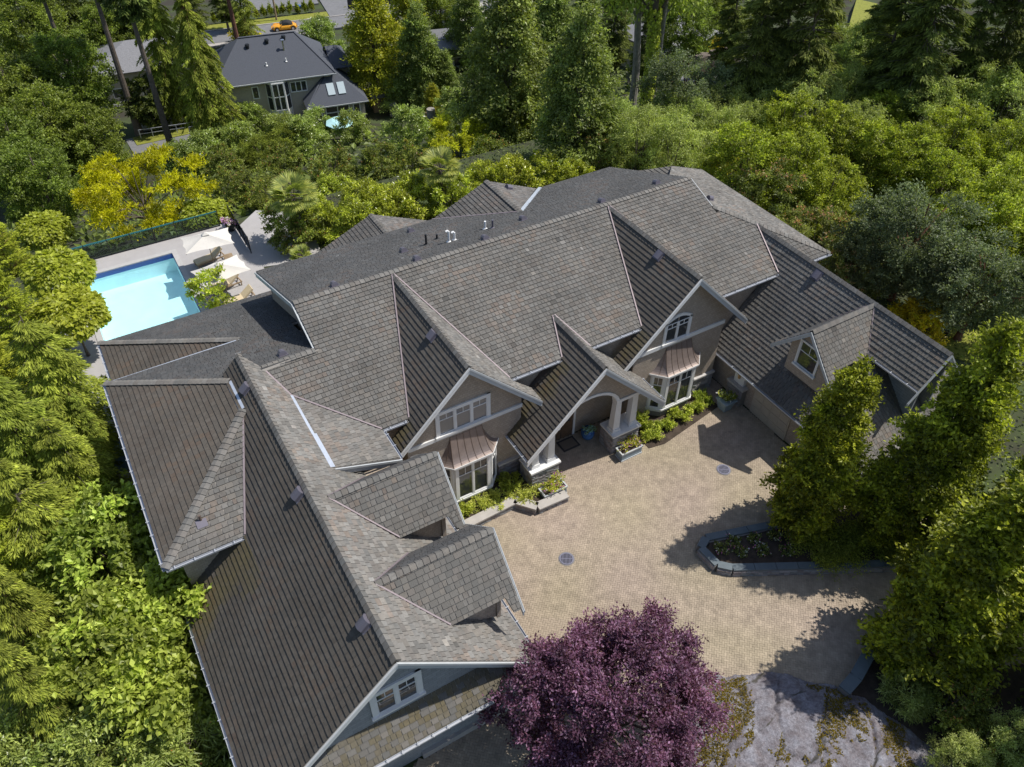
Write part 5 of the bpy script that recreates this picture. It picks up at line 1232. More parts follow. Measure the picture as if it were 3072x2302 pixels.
put('yew', 1130, 265, 1.05, 'domed dark yew behind the rear gables', 'shrub', name='yew'); put('yew', 1190, 250, .75, 'smaller yew right of the domed one', 'shrub', name='yew'); put('yew', 620, 315, .9, 'low yew behind the left palm', 'shrub', name='yew'); put('yew', 560, 330, .8, 'yew left of the low one', 'shrub', name='yew')
put('pink_tip', 1300, 320, .8, 'pink-tipped shrub behind the main ridge', 'shrub', name='pink_tipped_shrub'); put('pink_tip', 1250, 300, .6, 'small pink-tipped shrub by the yew', 'shrub', name='pink_tipped_shrub')
put('small_cypress', 1392, 352, 1.0, 'tiny dark cypress behind the main roof', name='cypress')
W3 = ('directly behind the ridge end', 'left of the ridge end', 'behind the right roof hip', 'behind the tiny cypress', 'above the ridge end', 'further up the slope', 'at the left of the thicket', 'in the middle of the thicket', 'at the top of the thicket', 'under the tall trunks')
for lb, (sx, sy) in zip(W3, ((1450, 330), (1380, 310), (1560, 310), (1420, 290), (1500, 280), (1560, 240), (1340, 290), (1620, 280), (1640, 230), (1450, 240))):
    put('fine', sx, sy, rnd.uniform(.9, 1.15), 'feathery pale green willow bush '+lb, 'shrub', 'willow bushes behind the main roof', name='willow_bush')
put('yellow_bush', 1565, 365, .9, 'yellow-leaved bush beside the right end of the ridge', 'shrub')
put('laurel', 1805, 110, 1.5, 'leafy shrub left of the sunny clearing', 'shrub'); put('laurel', 1900, 112, 1.5, 'leafy shrub right of the sunny clearing', 'shrub'); put('fine', 1850, 120, 1.1, 'pale willow below the sunny clearing', 'shrub', name='willow_bush'); put('fir', 1915, 20, .55, 'slim dark conifer right beside the clearing', name='fir_tree'); put('fir', 1800, 0, .6, 'slim dark conifer left beside the clearing', name='fir_tree')
put('yellow_bush', 1990, 690, 1.0, 'bright yellow arching bush behind the right wing', 'shrub')
W4 = ('behind the neighbour house trees', 'below the red cedar trunk', 'in front of the neighbour house', 'before the neighbour patio', 'left of the stump gate', 'right of the stump gate', 'above the yew', 'left of the broad poplar', 'under the drooping cedar', 'beside the drooping cedar', 'uphill of the golden tree', 'over the pool hedge')
for lb, (sx, sy) in zip(W4, ((480, 290), (545, 262), (610, 275), (680, 272), (760, 275), (890, 285), (1050, 245), (980, 225), (440, 330), (520, 310), (400, 340), (660, 300))):
    put('laurel', sx, sy, rnd.uniform(.95, 1.25), 'light green laurel '+lb, 'shrub', 'laurels along the back boundary')
# right of the house
put('pink_tip', 1660, 420, 1.05, 'large pink-tipped shrub right of the main roof', 'shrub', name='pink_tipped_shrub'); put('pink_tip', 1770, 530, .95, 'pink-tipped shrub behind the right wing ridge', 'shrub', name='pink_tipped_shrub'); put('pink_tip', 1840, 600, .75, 'pink-tipped shrub low beside the right wing', 'shrub', name='pink_tipped_shrub')
put('blue_green', 1980, 510, 1.1, 'rounded blue-green tree right of the house', name='strawberry_tree'); put('blue_green', 2130, 610, 1.0, 'blue-green tree with bare red trunk by the lawn', name='strawberry_tree'); put('blue_green', 1890, 560, .7, 'small blue-green tree near the right wing', name='strawberry_tree'); put('blue_green', 2050, 600, .8, 'blue-green tree between the two bigger ones', name='strawberry_tree')
W5 = ('above the big pink-tipped shrub', 'tall yellowish one in mid thicket', 'right of the tall one', 'over the blue-green tree', 'at the right edge, high', 'at the right edge, middle', 'lower right of the thicket', 'left front of the thicket', 'behind the pink-tipped shrub', 'between thicket and conifers', 'upper left of the thicket', 'nearest the lawn', 'at the far right corner of the thicket', 'centre back of the thicket', 'right back of the thicket')
for lb, (sx, sy) in zip(W5, ((1720, 370), (1890, 330), (1960, 350), (2030, 400), (2180, 330), (2190, 430), (2120, 480), (1600, 360), (1790, 420), (1800, 300), (1700, 280), (2170, 520), (2200, 560), (1900, 260), (2060, 310))):
    put('sapling', sx, sy, rnd.uniform(.9, 1.15), 'yellow-green young alder '+lb, group='young alders right of the house', name='alder_tree')
W6 = ('beside the dark firs', 'at the upper edge of the alders', 'below the lawn clearing', 'under the leaning fir', 'left of the clearing', 'at the top right', 'behind the tall alder', 'near the right edge')
for lb, (sx, sy) in zip(W6, ((1750, 230), (1830, 210), (1900, 200), (1980, 230), (1660, 200), (2100, 230), (1850, 290), (2160, 250))):
    put('fine', sx, sy, rnd.uniform(1.0, 1.3), 'grey-green willow '+lb, 'shrub', 'willows below the firs', name='willow_bush')
# tall trees at the top
W7 = ('behind the rock garage', 'left of the lawn clearing', 'left neighbour of the clearing fir', 'right of the clearing', 'leaning over the clearing', 'in the top right corner', 'second from the right edge', 'at the right edge, lower', 'between trunks and rock', 'deep behind the trunks', 'above the willow bushes', 'behind the tall bare trunks')
for i, (lb, (sx, sy, s_)) in enumerate(zip(W7, ((1650, 40, .7), (1770, 10, .8), (1700, 60, .65), (1945, 40, .7), (2030, 10, .85), (2190, 30, .75), (2110, 70, .65), (2205, 160, .5), (1590, 20, .6), (1330, 20, .7), (1680, 150, .4), (1270, 10, .7)))):
    put('fir', sx, sy, s_, 'dark conifer '+lb, group='dark conifers at the top', name='fir_tree')
for lb, b, r_ in (('tall bare grey conifer trunk at the upper left', (303, 292), 1), ('second tall conifer trunk, right of the first', (378, 345), .95), ('dark conifer trunk left of the first bare one', (190, 260), .9)):
    p = ong(*b, 0); tree('tall_fir', p[0], p[1], r_, lb, group='tall bare conifers', name='tall_fir')
p = ong(549, 250, 0); e = tree('tall_fir', p[0], p[1], .95, 'tall red-barked conifer trunk before the neighbour house', group='tall bare conifers', name='tall_fir'); t_ = [c for c in e.children if c.name.startswith('trunk')][0]; t_.data = t_.data.copy(); t_.data.materials[0] = M['bark_red']
put('drooping_cedar', 432, 150, .98, 'large drooping cedar left of the neighbour house', name='drooping_cedar'); put('drooping_cedar', 345, 90, 1.0, 'drooping cedar between the tall trunks', name='drooping_cedar'); put('cedar', 520, 10, 1.1, 'cedar behind the red trunk at the top', name='cedar_tree'); put('fir', 470, -40, .6, 'dark fir at the top edge left of the street', name='fir_tree'); put('fir', 400, -30, .7, 'dark fir at the top edge behind the drooping cedar', name='fir_tree'); put('leafy', 950, 10, .8, 'leafy tree at the top edge beside the golden trees', name='leafy_tree'); put('dark_tree', 1150, -20, .9, 'dark tree at the top edge behind the broad poplar', name='dark_tree'); put('fir', 1450, -40, .7, 'dark fir at the top edge behind the pale trunk', name='fir_tree'); put('fir', 1400, 70, .5, 'dark fir among the tall trunks', name='fir_tree')
W8 = ('in the top left corner', 'at the left edge, upper middle', 'below the corner tree', 'behind the golden tree', 'left of the bare trunks', 'at the left edge above the hedge', 'between corner and trunks', 'lowest of the upper left group')
for lb, (sx, sy, s_) in zip(W8, ((60, 70, 1.15), (30, 210, 1.05), (150, 170, 1.1), (200, 310, .8), (230, 80, .9), (40, 340, .9), (120, 290, .95), (90, 400, .75))):
    put('leafy', sx, sy, s_, 'broad leafy tree '+lb, group='leafy trees at the upper left', name='leafy_tree')
for lb, (sx, sy, s_) in zip(('behind the bare trunks', 'at the very top left', 'right of the second trunk'), ((280, 60, 1.0), (130, 20, 1.0), (330, 220, .6))): put('dark_tree', sx, sy, s_, 'dark shady tree '+lb, group='dark trees at the upper left', name='dark_tree')
put('gold_conical', 805, 90, 1.25, 'golden conical tree right of the neighbour house', name='golden_conical_tree'); put('gold_conical', 880, 40, .95, 'smaller golden tree behind the first', name='golden_conical_tree')
put('poplar', 908, 120, .95, 'dark green conical tree beside the golden one', name='conical_tree'); put('poplar', 1095, 125, 1.2, 'broad green poplar in the top centre', name='conical_tree'); put('poplar', 1255, 190, .9, 'green poplar right of the broad one', name='conical_tree'); put('poplar', 960, 170, .55, 'small conical tree above the stump gate', name='conical_tree'); put('poplar', 1190, 80, 1.0, 'green poplar behind the broad one', name='conical_tree'); put('poplar', 1010, 50, .9, 'poplar at the top edge, left of the broad one', name='conical_tree')
put('leafy', 1480, 60, .8, 'leafy tree between the tall trunks at the top', name='leafy_tree'); put('blue_green', 1480, 190, 1.0, 'blue-green tree right of the tall trunks', name='blue_green_tree'); put('blue_green', 1550, 190, .8, 'blue-green shrub before the far drive', 'shrub', name='blue_green_tree'); put('leafy', 1540, 30, .7, 'leafy tree at the top right of the trunks', name='leafy_tree')
put('laurel', 865, 200, 1.2, 'rounded shrub beside the shed', 'shrub'); put('gold_conical', 935, 215, .35, 'small golden cypress behind the gate', name='golden_conical_tree'); put('laurel', 830, 175, 1.1, 'shrub behind the shed', 'shrub')
def bare_trunk(a, b, r0, mt, label, ivy=0):
    """tall deciduous stem seen from base a to where it leaves the frame"""
    p = ong(*a, 0); d = ray(*b); hd = math.hypot(p[0], p[1]); q = CAMP+d*(hd/math.hypot(d[0], d[1]))*1.0
    top = np.array([p[0]+(q[0]-p[0])*.8, p[1]+(q[1]-p[1])*.8, max(p[2]+16, q[2])]); e = empty('tall_trunk_tree', p, label, 'tree', 'tall pale trunks at the top')
    n = 8; pts = [(top-p)*i/n*1.15+np.array([math.sin(i*1.1+p[0])*.15, math.cos(i*.9)*.12, 0]) for i in range(n+1)]; mb = MB(); mb.tube(pts, [r0*(1-.07*i) for i in range(n+1)], 9)
    tips = []
    for k in range(7):
        s_ = pts[4+k % 4]; e_ = s_+np.array([math.cos(k*2.2)*2.4, math.sin(k*2.2)*2.4, 2.2]); mb.tube([s_, (s_+e_)/2+A(0, 0, .3), e_], [r0*.4, r0*.25, r0*.1], 5); tips.append(e_)
    link('trunk', mb.mesh('trunk', M[mt]), e)
    rg = np.random.default_rng(int(abs(p[0])*10)); C = np.array(tips+[pts[-1], pts[-2]]); k = rg.integers(0, len(C), 3500); u = rg.standard_normal((3500, 3)); P = C[k]+u*.85
    Dd = u+rg.standard_normal(u.shape)*.4; Nn = A(0, 0, 1)+.6*rg.standard_normal(u.shape)
    link('crown', leaf_mesh('crown', P, Dd, Nn, .4, .26, palette(rg, 3500, LG), 'leaf'), e)
    if ivy:
        m = 2600; h = rg.random(m)*.55; th = rg.random(m)*6.28; idx = h*n; i0 = idx.astype(int); pa = np.array(pts); cc = pa[i0]+(pa[i0+1]-pa[i0])*(idx-i0)[:, None]; u = np.stack([np.cos(th), np.sin(th), .2*rg.standard_normal(m)], 1)
        link('ivy', leaf_mesh('ivy', cc+u*(r0+.12*rg.random(m))[:, None], u*.4+A(0, 0, -.8)+.3*rg.standard_normal(u.shape), u, .3, .24, palette(rg, m, YG), 'leaf'), e)
bare_trunk((1365, 245), (1372, 0), .42, 'bark_pale', 'tall grey trunk, left one of the group at the top'); bare_trunk((1392, 250), (1410, 40), .4, 'bark', 'tall trunk wrapped in bright ivy', 1); bare_trunk((1404, 245), (1445, 0), .3, 'bark_pale', 'pale leaning trunk right of the ivy-clad one')
# ground cover: leaf litter and low growth where nothing else stands
def cover(name, seed, n, box, L, W, cols, avoid, hh):
    rg = np.random.default_rng(seed); x = rg.uniform(box[0], box[1], n); y = rg.uniform(box[2], box[3], n); k = np.ones(n, bool)
    for (a, b, c, d) in avoid: k &= ~((x > a) & (x < b) & (y > c) & (y < d))
    k &= ~inside(x, y, DRIVE); x, y = x[k], y[k]; n = len(x)
    zz = np.interp(y, GY, GZ)
    P = np.stack([x, y, zz+rg.random(n)*hh*(.6+.4*np.sin(x*.9+np.sin(y*.7))*np.cos(y*.8))], 1); D = rg.standard_normal((n, 3)); D[:, 2] = np.abs(D[:, 2])*.3; N = A(0, 0, 1)+.45*rg.standard_normal((n, 3))
    o = link(name, leaf_mesh(name, P, D, N, L*rg.uniform(.6, 1.4, n), W*rg.uniform(.6, 1.4, n), palette(rg, n, cols), 'leaf')); tag(o, 'low green undergrowth between the trees and shrubs', 'undergrowth', kind='stuff')
HB = [(-3.6, 33.5, 11, 38.5), (-4.3, 8.4, 36, 51.5), (8.2, 13, 44, 52), (9, 21.5, -6, 9)]
cover('undergrowth', 71, 50000, (-16, 48, -4, 60), .19, .11, DK+[(.1, .15, .03)], HB, .6)
cover('undergrowth', 72, 40000, (-30, 120, 60, 150), .7, .42, DK+[(.09, .14, .03)], [(24, 60, 108, 150), (12, 38, 84, 108), (-8, 16, 84, 112), (60, 84, 55, 74), (84, 130, 60, 95)], .9)
# ---------------------------------------------------------------- neighbours, street
def tri_roof(mb, pts, th=.12):
    P = [A(*p) for p in pts]; n = np.cross(P[1]-P[0], P[2]-P[0]); n /= np.linalg.norm(n); n = n if n[2] > 0 else -n
    mb.prism(P, -n*th)
NB = empty('neighbour_house', (28.91, 92.16, -14), 'two-storey taupe house with dark hipped roof beyond the back hedge', 'house', rz=R(-10.3))
def nbp(name, mb, mt, par=None): return link(name, mb.mesh(name, M[mt]), par or NB)
ez = 5.8; mb = MB()
xl, xr, yd, rz_, r0, r1 = -12.5, 1.6, 10.2, 9.2, -8.4, -1.9
for q in (((xl, 0, ez), (xr, 0, ez), (r1, 5.1, rz_), (r0, 5.1, rz_)), ((xr, 0, ez), (xr, yd, ez), (r1, 5.1, rz_)), ((xr, yd, ez), (xl, yd, ez), (r0, 5.1, rz_), (r1, 5.1, rz_)), ((xl, yd, ez), (xl, 0, ez), (r0, 5.1, rz_))): tri_roof(mb, q)
rf = nbp('roof', mb, 'nb_roof')
mb = MB(); a, b = A(r1, 5.1, rz_+.04), A(xr, 0, ez+.04); mb.bar(a, b, .25, .05); mb.bar(A(r0, 5.1, rz_+.04), a, .25, .05); nbp('ridge_cap', mb, 'nb_roof', rf)
nbp('gutter', MB().box(xl, xr+.05, -.12, 0, ez-.16, ez-.04), 'rake_grey', rf)
nbp('wall', MB().box(xl+.6, xr-.6, .6, yd-.6, 0, ez-.1), 'nb_wall')
# lower sun room with skylights
lz = 2.9; mb = MB(); q0, q1 = -2.7, 4.7
for q in (((q0, -2.2, lz), (q1, -2.2, lz), (1.7, 1.0, 5.55), (.3, 1.0, 5.55)), ((q0, -2.2, lz), (.3, 1.0, 5.55), (.3, .61, 5.55), (q0, .61, lz)), ((q1, -2.2, lz), (q1, 4.5, lz), (1.75, 4.5, 5.3), (1.7, 1.0, 5.55))): tri_roof(mb, q)
lr = nbp('lower_roof', mb, 'nb_roof'); nbp('gutter', MB().box(q0, q1, -2.3, -2.2, lz-.14, lz-.03), 'rake_grey', lr)
nbp('wall', MB().box(q0+.45, q1-.45, -1.75, .59, 0, lz-.02).box(1.01, q1-.45, .59, 4.2, 0, lz-.02), 'nb_wall')
ey = A(0, 3.2, 2.65); ey /= np.linalg.norm(ey); nn = np.cross((1, 0, 0), ey)
for x in (.2, 1.45): nbp('skylight', MB().fr((x, -1.25, lz+.79), (1, 0, 0), ey, nn).box(0, .85, 0, 1.5, -.02, .12), 'skylight', lr)
# rear right wing
mb = MB()
for q in (((1.6, 2.8, 5.2), (4.1, 2.8, 5.2), (2.9, 6.5, 6.6), (1.6, 6.5, 6.6)), ((4.1, 2.8, 5.2), (4.1, 9.8, 5.2), (2.9, 6.5, 6.6)), ((1.6, 9.8, 5.2), (4.1, 9.8, 5.2), (2.9, 6.5, 6.6), (1.6, 6.5, 6.6))): tri_roof(mb, q)
nbp('side_roof', mb, 'nb_roof'); nbp('wall', MB().box(1.01, 3.8, 4.21, 9.3, 0, 5.1), 'nb_wall')
nbp('downpipe', MB().tube([(3.85, 4.1, 5.0), (3.85, 4.1, 3.4)], .06, 6), 'trim')
def nbwin(x0, x1, z0, z1, y, cols, rows=1, c=.12):
    mb = MB(); d = .1
    mb.box(x0, x1, y-d, y-.002, z0, z0+c).box(x0, x1, y-d, y-.002, z1-c, z1); n = cols; iw = (x1-x0-c*(n+1))/n
    for i in range(n+1): mb.box(x0+i*(iw+c), x0+i*(iw+c)+c, y-d, y-.002, z0+c, z1-c)
    for j in range(1, rows): zz = z0+(z1-z0)*j/rows; mb.box(x0+c, x1-c, y-d+.01, y-.002, zz-.05, zz+.05)
    w_ = nbp('window', mb, 'trim')
    for i in range(n): nbp('pane', MB().box(x0+c+i*(iw+c), x0+c+i*(iw+c)+iw, y-.04, y-.02, z0+c, z1-c), 'pane', w_)
nbwin(-8.3, -7.5, 3.7, 5.2, .6, 1); nbwin(-3.9, -1.9, 3.9, 5.2, .6, 3)
# two-storey bay
bx = MB(); bx.prism([(-6.7, .6, 0), (-6.1, -.1, 0), (-4.6, -.1, 0), (-4.0, .6, 0)], (0, 0, 5.7)); nbp('bay', bx, 'trim')
nbwin(-6.05, -4.65, 2.2, 5.5, -.102, 2, 2)
for sg in (0, 1):
    a = A(-6.7, .6, 0) if not sg else A(-4.6, -.1, 0); b = A(-6.1, -.1, 0) if not sg else A(-4.0, .6, 0); d = (b-a)/np.linalg.norm(b-a); n_ = A(d[1], -d[0], 0); L = np.linalg.norm(b-a)
    for j in (0, 1): nbp('pane', MB().fr(a+n_*.004, d, n_, (0, 0, 1)).box(.14, L-.14, 0, .02, 2.3+j*1.6, 3.75+j*1.6), 'pane')
nbwin(-1.9, -.9, .4, 2.6, -1.75, 1); nbwin(-.5, 2.4, .2, 2.65, -1.75, 2, 3); nbwin(2.8, 3.7, .4, 2.6, -1.75, 1)
for x, y in ((-7.6, 3.9), (-5.3, 4.2), (-3.3, 4.4)):
    z = ez+(rz_-ez)*y/5.1; nbp('roof_vent', MB().fr((x, y, z)).lathe([(.2, -.05), (.2, .22), (.28, .28), (.22, .45)], 10), 'dark_metal')
nbp('flue', MB().tube([(-3.6, 3.2, 7.8), (-3.6, 3.2, 9.0)], .1, 8).fr((-3.6, 3.2, 9.0)).lathe([(.2, 0), (.22, .12)], 10), 'chrome')
for x, y in ((-6.0, 1.7), (-3.7, 1.9)): z = ez+(rz_-ez)*y/5.1; nbp('vent_pipe', MB().fr((x, y, z)).lathe([(.16, 0), (.08, .1), (.07, .4)], 8), 'pipe_white')
ptp = ong(734, 262, 2.2); t = empty('patio_parasol', (ptp[0], ptp[1], gz(ptp[1])), 'pale aqua octagonal parasol on the neighbour patio', 'parasol')
link('canopy', MB().lathe([(1.7, 2.0), (1.68, 2.06), (.9, 2.42), (.08, 2.62)], 8).mesh('canopy', M['aqua']), t); link('pole', MB().tube([(0, 0, 0), (0, 0, 2.02)], .03, 6).mesh('pole', M['chrome']), t)
p = ong(826, 235, 0); t = empty('shed', p, 'small wooden shed right of the neighbour house', 'shed', rz=R(-12))
link('wall', MB().box(-1.2, 1.2, -1, 1, 0, 2.1).mesh('wall', M['wood_old']), t); mb = MB(); tri_roof(mb, ((-1.5, -1.4, 2.05), (1.5, -1.4, 2.05), (1.5, 0, 2.9), (-1.5, 0, 2.9))); tri_roof(mb, ((-1.5, 1.4, 2.05), (1.5, 1.4, 2.05), (1.5, 0, 2.9), (-1.5, 0, 2.9))); link('roof', mb.mesh('roof', M['grey_roof']), t); link('door', MB().box(-.4, .4, -1.06, -1.001, 0, 1.9).mesh('door', M['bark']), t)
pa = ong(851, 250, 0); pb = ong(932, 262, 0); t = empty('log_gate', pa, 'rustic gate of two log stumps joined by poles', 'gate')
for q in (pa, pb): MB().tube([q, q+A(0, 0, 1.5)], .5, 12).build('stump', M['bark_pale'], t)
d = (pb-pa)/np.linalg.norm(pb-pa)
for z in (.55, 1.0): MB().bar(pa+d*.5+A(0, 0, z), pb-d*.5+A(0, 0, z-.1), .12, .12).build('rail', M['wood_old'], t)
for f_ in (.38, .62): q = pa+(pb-pa)*f_; MB().bar(q+A(-.1, 0, .2), q+A(.15, 0, 1.25), .12, .12).build('post', M['wood_old'], t)
# street with car, verge, hedge
ca = ong(590, 68, 0); cb = ong(640, 62, 0); dirn = cb-ca; dirn[2] = 0; dirn /= np.linalg.norm(dirn); nrm = np.cross((0, 0, 1.), dirn); rot = math.atan2(dirn[1], dirn[0]); cc = (ca+cb)/2
def srect(name, u0, u1, v0, v1, mt, z, struct=True, th=.05):
    mb = MB(); pts = [cc+dirn*u+nrm*v for u, v in ((u0, v0), (u1, v0), (u1, v1), (u0, v1))]; pts = [(p[0], p[1], gz(p[1])+z) for p in pts]
    mb.prism(pts, (0, 0, -th)); o = mb.build(name, M[mt]); tag(o, kind='structure'); return o
srect('street', -40, 46, -3.0, 3.4, 'asphalt', .12, th=.3); srect('kerb', -40, 14, 3.4, 3.65, 'concrete', .22, th=.4); srect('verge', -14, 8, 3.66, 6.4, 'lawn', .2, th=.4); srect('side_road', 8.1, 22, 3.66, 30, 'asphalt', .16, th=.5); srect('near_kerb', -40, 3, -4.2, -3.0, 'concrete', .2, th=.4)
srect('driveway_far', -6, 7.6, 11.5, 20, 'asphalt', .2, th=.6)
# round-bodied yellow convertible
CAR = empty('parked_car', (cc[0]-nrm[0]*.2, cc[1]-nrm[1]*.2, gz(cc[1])+.13), 'yellow rounded convertible with black soft top parked on the street', 'car', rz=rot+math.pi)
def car():
    n = 25; L = 4.1; sec = []
    xs = np.linspace(-L/2, L/2, n)
    for x in xs:
        u = abs(x)/(L/2); zt = .56+.36*math.sqrt(max(0, 1-u**2.2)); zb = .24+.14*u**4; hw = .86*math.sqrt(max(.02, 1-(u**4)*.55))
        sec.append([(x, -hw*.93, zb), (x, -hw, zb+.18), (x, -hw*.97, zt-.12), (x, -hw*.78, zt-.02), (x, 0, zt+.03), (x, hw*.78, zt-.02), (x, hw*.97, zt-.12), (x, hw, zb+.18), (x, hw*.93, zb)])
    mb = MB(); vs_ = [p for s_ in sec for p in s_]; m = 9
    fs = [(i*m+k, i*m+(k+1) % m, (i+1)*m+(k+1) % m, (i+1)*m+k) for i in range(n-1) for k in range(m)]; fs += [list(range(m)), list(range(n*m-1, (n-1)*m-1, -1))]
    mb.add(vs_, fs); link('body', mb.mesh('body', M['yellow_paint'], smooth=True), CAR)
    mb = MB(); K = 12; vs_ = []
    for i in range(K+1):
        x = -1.35+1.75*i/K; h = .92+.52*math.sin(math.pi*min(1, max(0, (i+.6)/(K+1.2))))**.6; hw = .62
        vs_ += [(x, -hw-.1, .9), (x, -hw, h-.1), (x, 0, h), (x, hw, h-.1), (x, hw+.1, .9)]
    mb.add(vs_, [(i*5+k, i*5+k+1, (i+1)*5+k+1, (i+1)*5+k) for i in range(K) for k in range(4)]+[(0, 1, 2, 3, 4), tuple(range(K*5+4, K*5-1, -1))])
    link('soft_top', mb.mesh('soft_top', M['black_cloth'], smooth=True), CAR)
    link('windscreen', MB().prism([(.62, -.6, .93), (.62, .6, .93), (.3, .52, 1.36), (.3, -.52, 1.36)], (.03, 0, .02)).mesh('windscreen', M['pane']), CAR)
    for sy_ in (-1, 1):
        link('side_window', MB().prism([(.5, sy_*.74, .95), (-.8, sy_*.74, .95), (-.55, sy_*.66, 1.26), (.25, sy_*.66, 1.28)], (0, sy_*.015, 0)).mesh('side_window', M['pane']), CAR)
        link('mirror', MB().box(.42, .54, sy_*.84-.08, sy_*.84+.08, .95, 1.08).mesh('mirror', M['yellow_paint']), CAR)
        link('headlight', MB().fr((1.78, sy_*.55, .72), (.85, 0, .5), (0, 1, 0), (-.5, 0, .85)).lathe([(.15, -.02), (.13, .05), (.05, .07)], 12).mesh('headlight', M['chrome']), CAR)
        link('tail_light', MB().box(-1.99, -1.93, sy_*.52-.1, sy_*.52+.1, .62, .78).mesh('tail_light', M['bark_red']), CAR)
        for x in (-1.27, 1.27):
            w_ = link('wheel', MB().fr((x, sy_*.74, .33), (1, 0, 0), (0, 0, 1), (0, -1, 0)).lathe([(.33, -.11), (.34, 0), (.33, .11)], 18).mesh('wheel', M['tyre']), CAR)
            link('rim', MB().fr((x, sy_*.74+sy_*.112, .33), (1, 0, 0), (0, 0, 1), (0, -1, 0)).lathe([(.21, -.01), (.2, .01), (.06, .012)], 12).mesh('rim', M['chrome']), w_)
            link('fender', MB().tube([(x+.5*math.cos(a_), sy_*.8, .36+.46*math.sin(a_)) for a_ in np.linspace(0, math.pi, 9)], .09, 6).mesh('fender', M['yellow_paint']), CAR)
car()
hc = shrub_mesh('hedge_plant', 81, .55, 2.1, 700, .3, .1, [(.05, .08, .01), (.11, .15, .015), (.2, .22, .03)], 'needle', lump=5)
ORD = 'first second third fourth fifth sixth seventh eighth ninth tenth eleventh twelfth thirteenth fourteenth fifteenth'.split()
for i in range(15):
    p = cc+dirn*(-10.5+i*1.15)+nrm*7.2; o = link('hedge_cedar', hc, None, (p[0], p[1], gz(p[1])+.1)); o.rotation_euler.z = i; o.scale = (1, 1, 1+.1*(i % 3)); tag(o, ('%s cedar from the left in the hedge row behind the yellow car' % ORD[i]), 'hedge', 'cedar hedge across the street')
p = cc+dirn*(-.6)+nrm*5.0; t = empty('utility_pole', (p[0], p[1], gz(p[1])), 'wooden utility pole behind the yellow car', 'pole')
link('post', MB().tube([(0, 0, 0), (.1, 0, 11)], [.16, .12], 10).mesh('post', M['wood_old']), t); link('crossarm', MB().box(-1.2, 1.2, -.06, .06, 10.0, 10.15).mesh('crossarm', M['wood_old']), t)
p = cc+dirn*(-.5)+nrm*19; t = empty('garden_stair', (p[0], p[1], gz(p[1])), 'grey outdoor stair behind the street hedge', 'stairs', rz=rot)
for i in range(9): link('step', MB().box(-1.6, 1.6, i*.32, i*.32+.34, i*.18, i*.18+.06).mesh('step', M['concrete']), t)
link('stringer', MB().bar((-1.65, 0, 0), (-1.65, 3, 1.7), .08, .3).mesh('stringer', M['rake_grey']), t); link('stringer', MB().bar((1.65, 0, 0), (1.65, 3, 1.7), .08, .3).mesh('stringer', M['rake_grey']), t)
p = ong(645, 22, .5); t = empty('recycling_bin', (p[0], p[1], gz(p[1])+.1), 'blue recycling bin beside the far drive', 'bin'); link('body', MB().frus(0, 0, .1, 1.1, .3, .33, .4, .42).mesh('body', M['bin_blue']), t); link('lid', MB().frus(0, 0, 1.1, 1.22, .44, .46, .36, .38).mesh('lid', M['bin_blue']), t)
for sy_ in (-.25, .25): link('wheel', MB().fr((-.3, sy_, .12), (1, 0, 0), (0, 0, 1), (0, -1, 0)).lathe([(.12, -.04), (.12, .04)], 10).mesh('wheel', M['tyre']), t)
p = cc+dirn*13+nrm*6.5; t = empty('street_fence', (p[0], p[1], gz(p[1])), 'dark solid fence at the corner across the street', 'fence', rz=rot)
for i in range(6): link('panel', MB().box(-1.2, 1.2, -.04, .04, 0, 1.7).mesh('panel', M['dark_metal']), t, (i*2.5, 0, 0)); link('post', MB().box(-.07, .07, -.07, .07, 0, 1.85).mesh('post', M['dark_metal']), t, (i*2.5+1.27, 0, 0))
put('yellow_bush', 524, 75, 1.2, 'orange-yellow bush left of the yellow car', 'shrub'); put('laurel', 690, 75, 1.5, 'pale rounded shrub right of the yellow car', 'shrub')
# other half-hidden houses
def far_house(sx, sy, wd, dp, ht, rz, label, rmat='grey_roof'):
    p = ong(sx, sy, ht*.7); t = empty('far_house', (p[0], p[1], gz(p[1])), label, 'house', rz=rz); e = .5
    link('wall', MB().box(-wd/2, wd/2, -dp/2, dp/2, 0, ht-.05).mesh('wall', M['nb_wall']), t)
    mb = MB(); zr = ht+dp*.22; i = dp*.5
    for q in (((-wd/2-e, -dp/2-e, ht), (wd/2+e, -dp/2-e, ht), (wd/2-i, 0, zr), (-wd/2+i, 0, zr)), ((wd/2+e, -dp/2-e, ht), (wd/2+e, dp/2+e, ht), (wd/2-i, 0, zr)), ((wd/2+e, dp/2+e, ht), (-wd/2-e, dp/2+e, ht), (-wd/2+i, 0, zr), (wd/2-i, 0, zr)), ((-wd/2-e, dp/2+e, ht), (-wd/2-e, -dp/2-e, ht), (-wd/2+i, 0, zr))): tri_roof(mb, q)
    r_ = link('roof', mb.mesh('roof', M[rmat]), t)
    for k in range(3):
        w_ = link('window', MB().box(-wd*.3+k*wd*.28-.7, -wd*.3+k*wd*.28+.7, -dp/2-.05, -dp/2-.002, .9, 2.2).mesh('window', M['trim']), t); link('pane', MB().box(-wd*.3+k*wd*.28-.6, -wd*.3+k*wd*.28+.6, -dp/2-.07, -dp/2-.051, 1.0, 2.1).mesh('pane', M['pane']), w_)
    return t
far_house(310, 140, 13, 10, 4.2, R(-8), 'grey-roofed house glimpsed between the bare trunks'); far_house(985, 100, 8, 7, 3.4, R(-20), 'brown-roofed house behind the broad poplar'); far_house(1440, 90, 11, 9, 4, R(5), 'pale grey house hidden behind the tall trunks')
far_house(1010, 40, 7, 6, 3.2, R(-15), 'white flat-looking house at the top edge', 'concrete')
srect('lower_lane', -40, -17, -26, -4.5, 'asphalt', .1, th=.4)
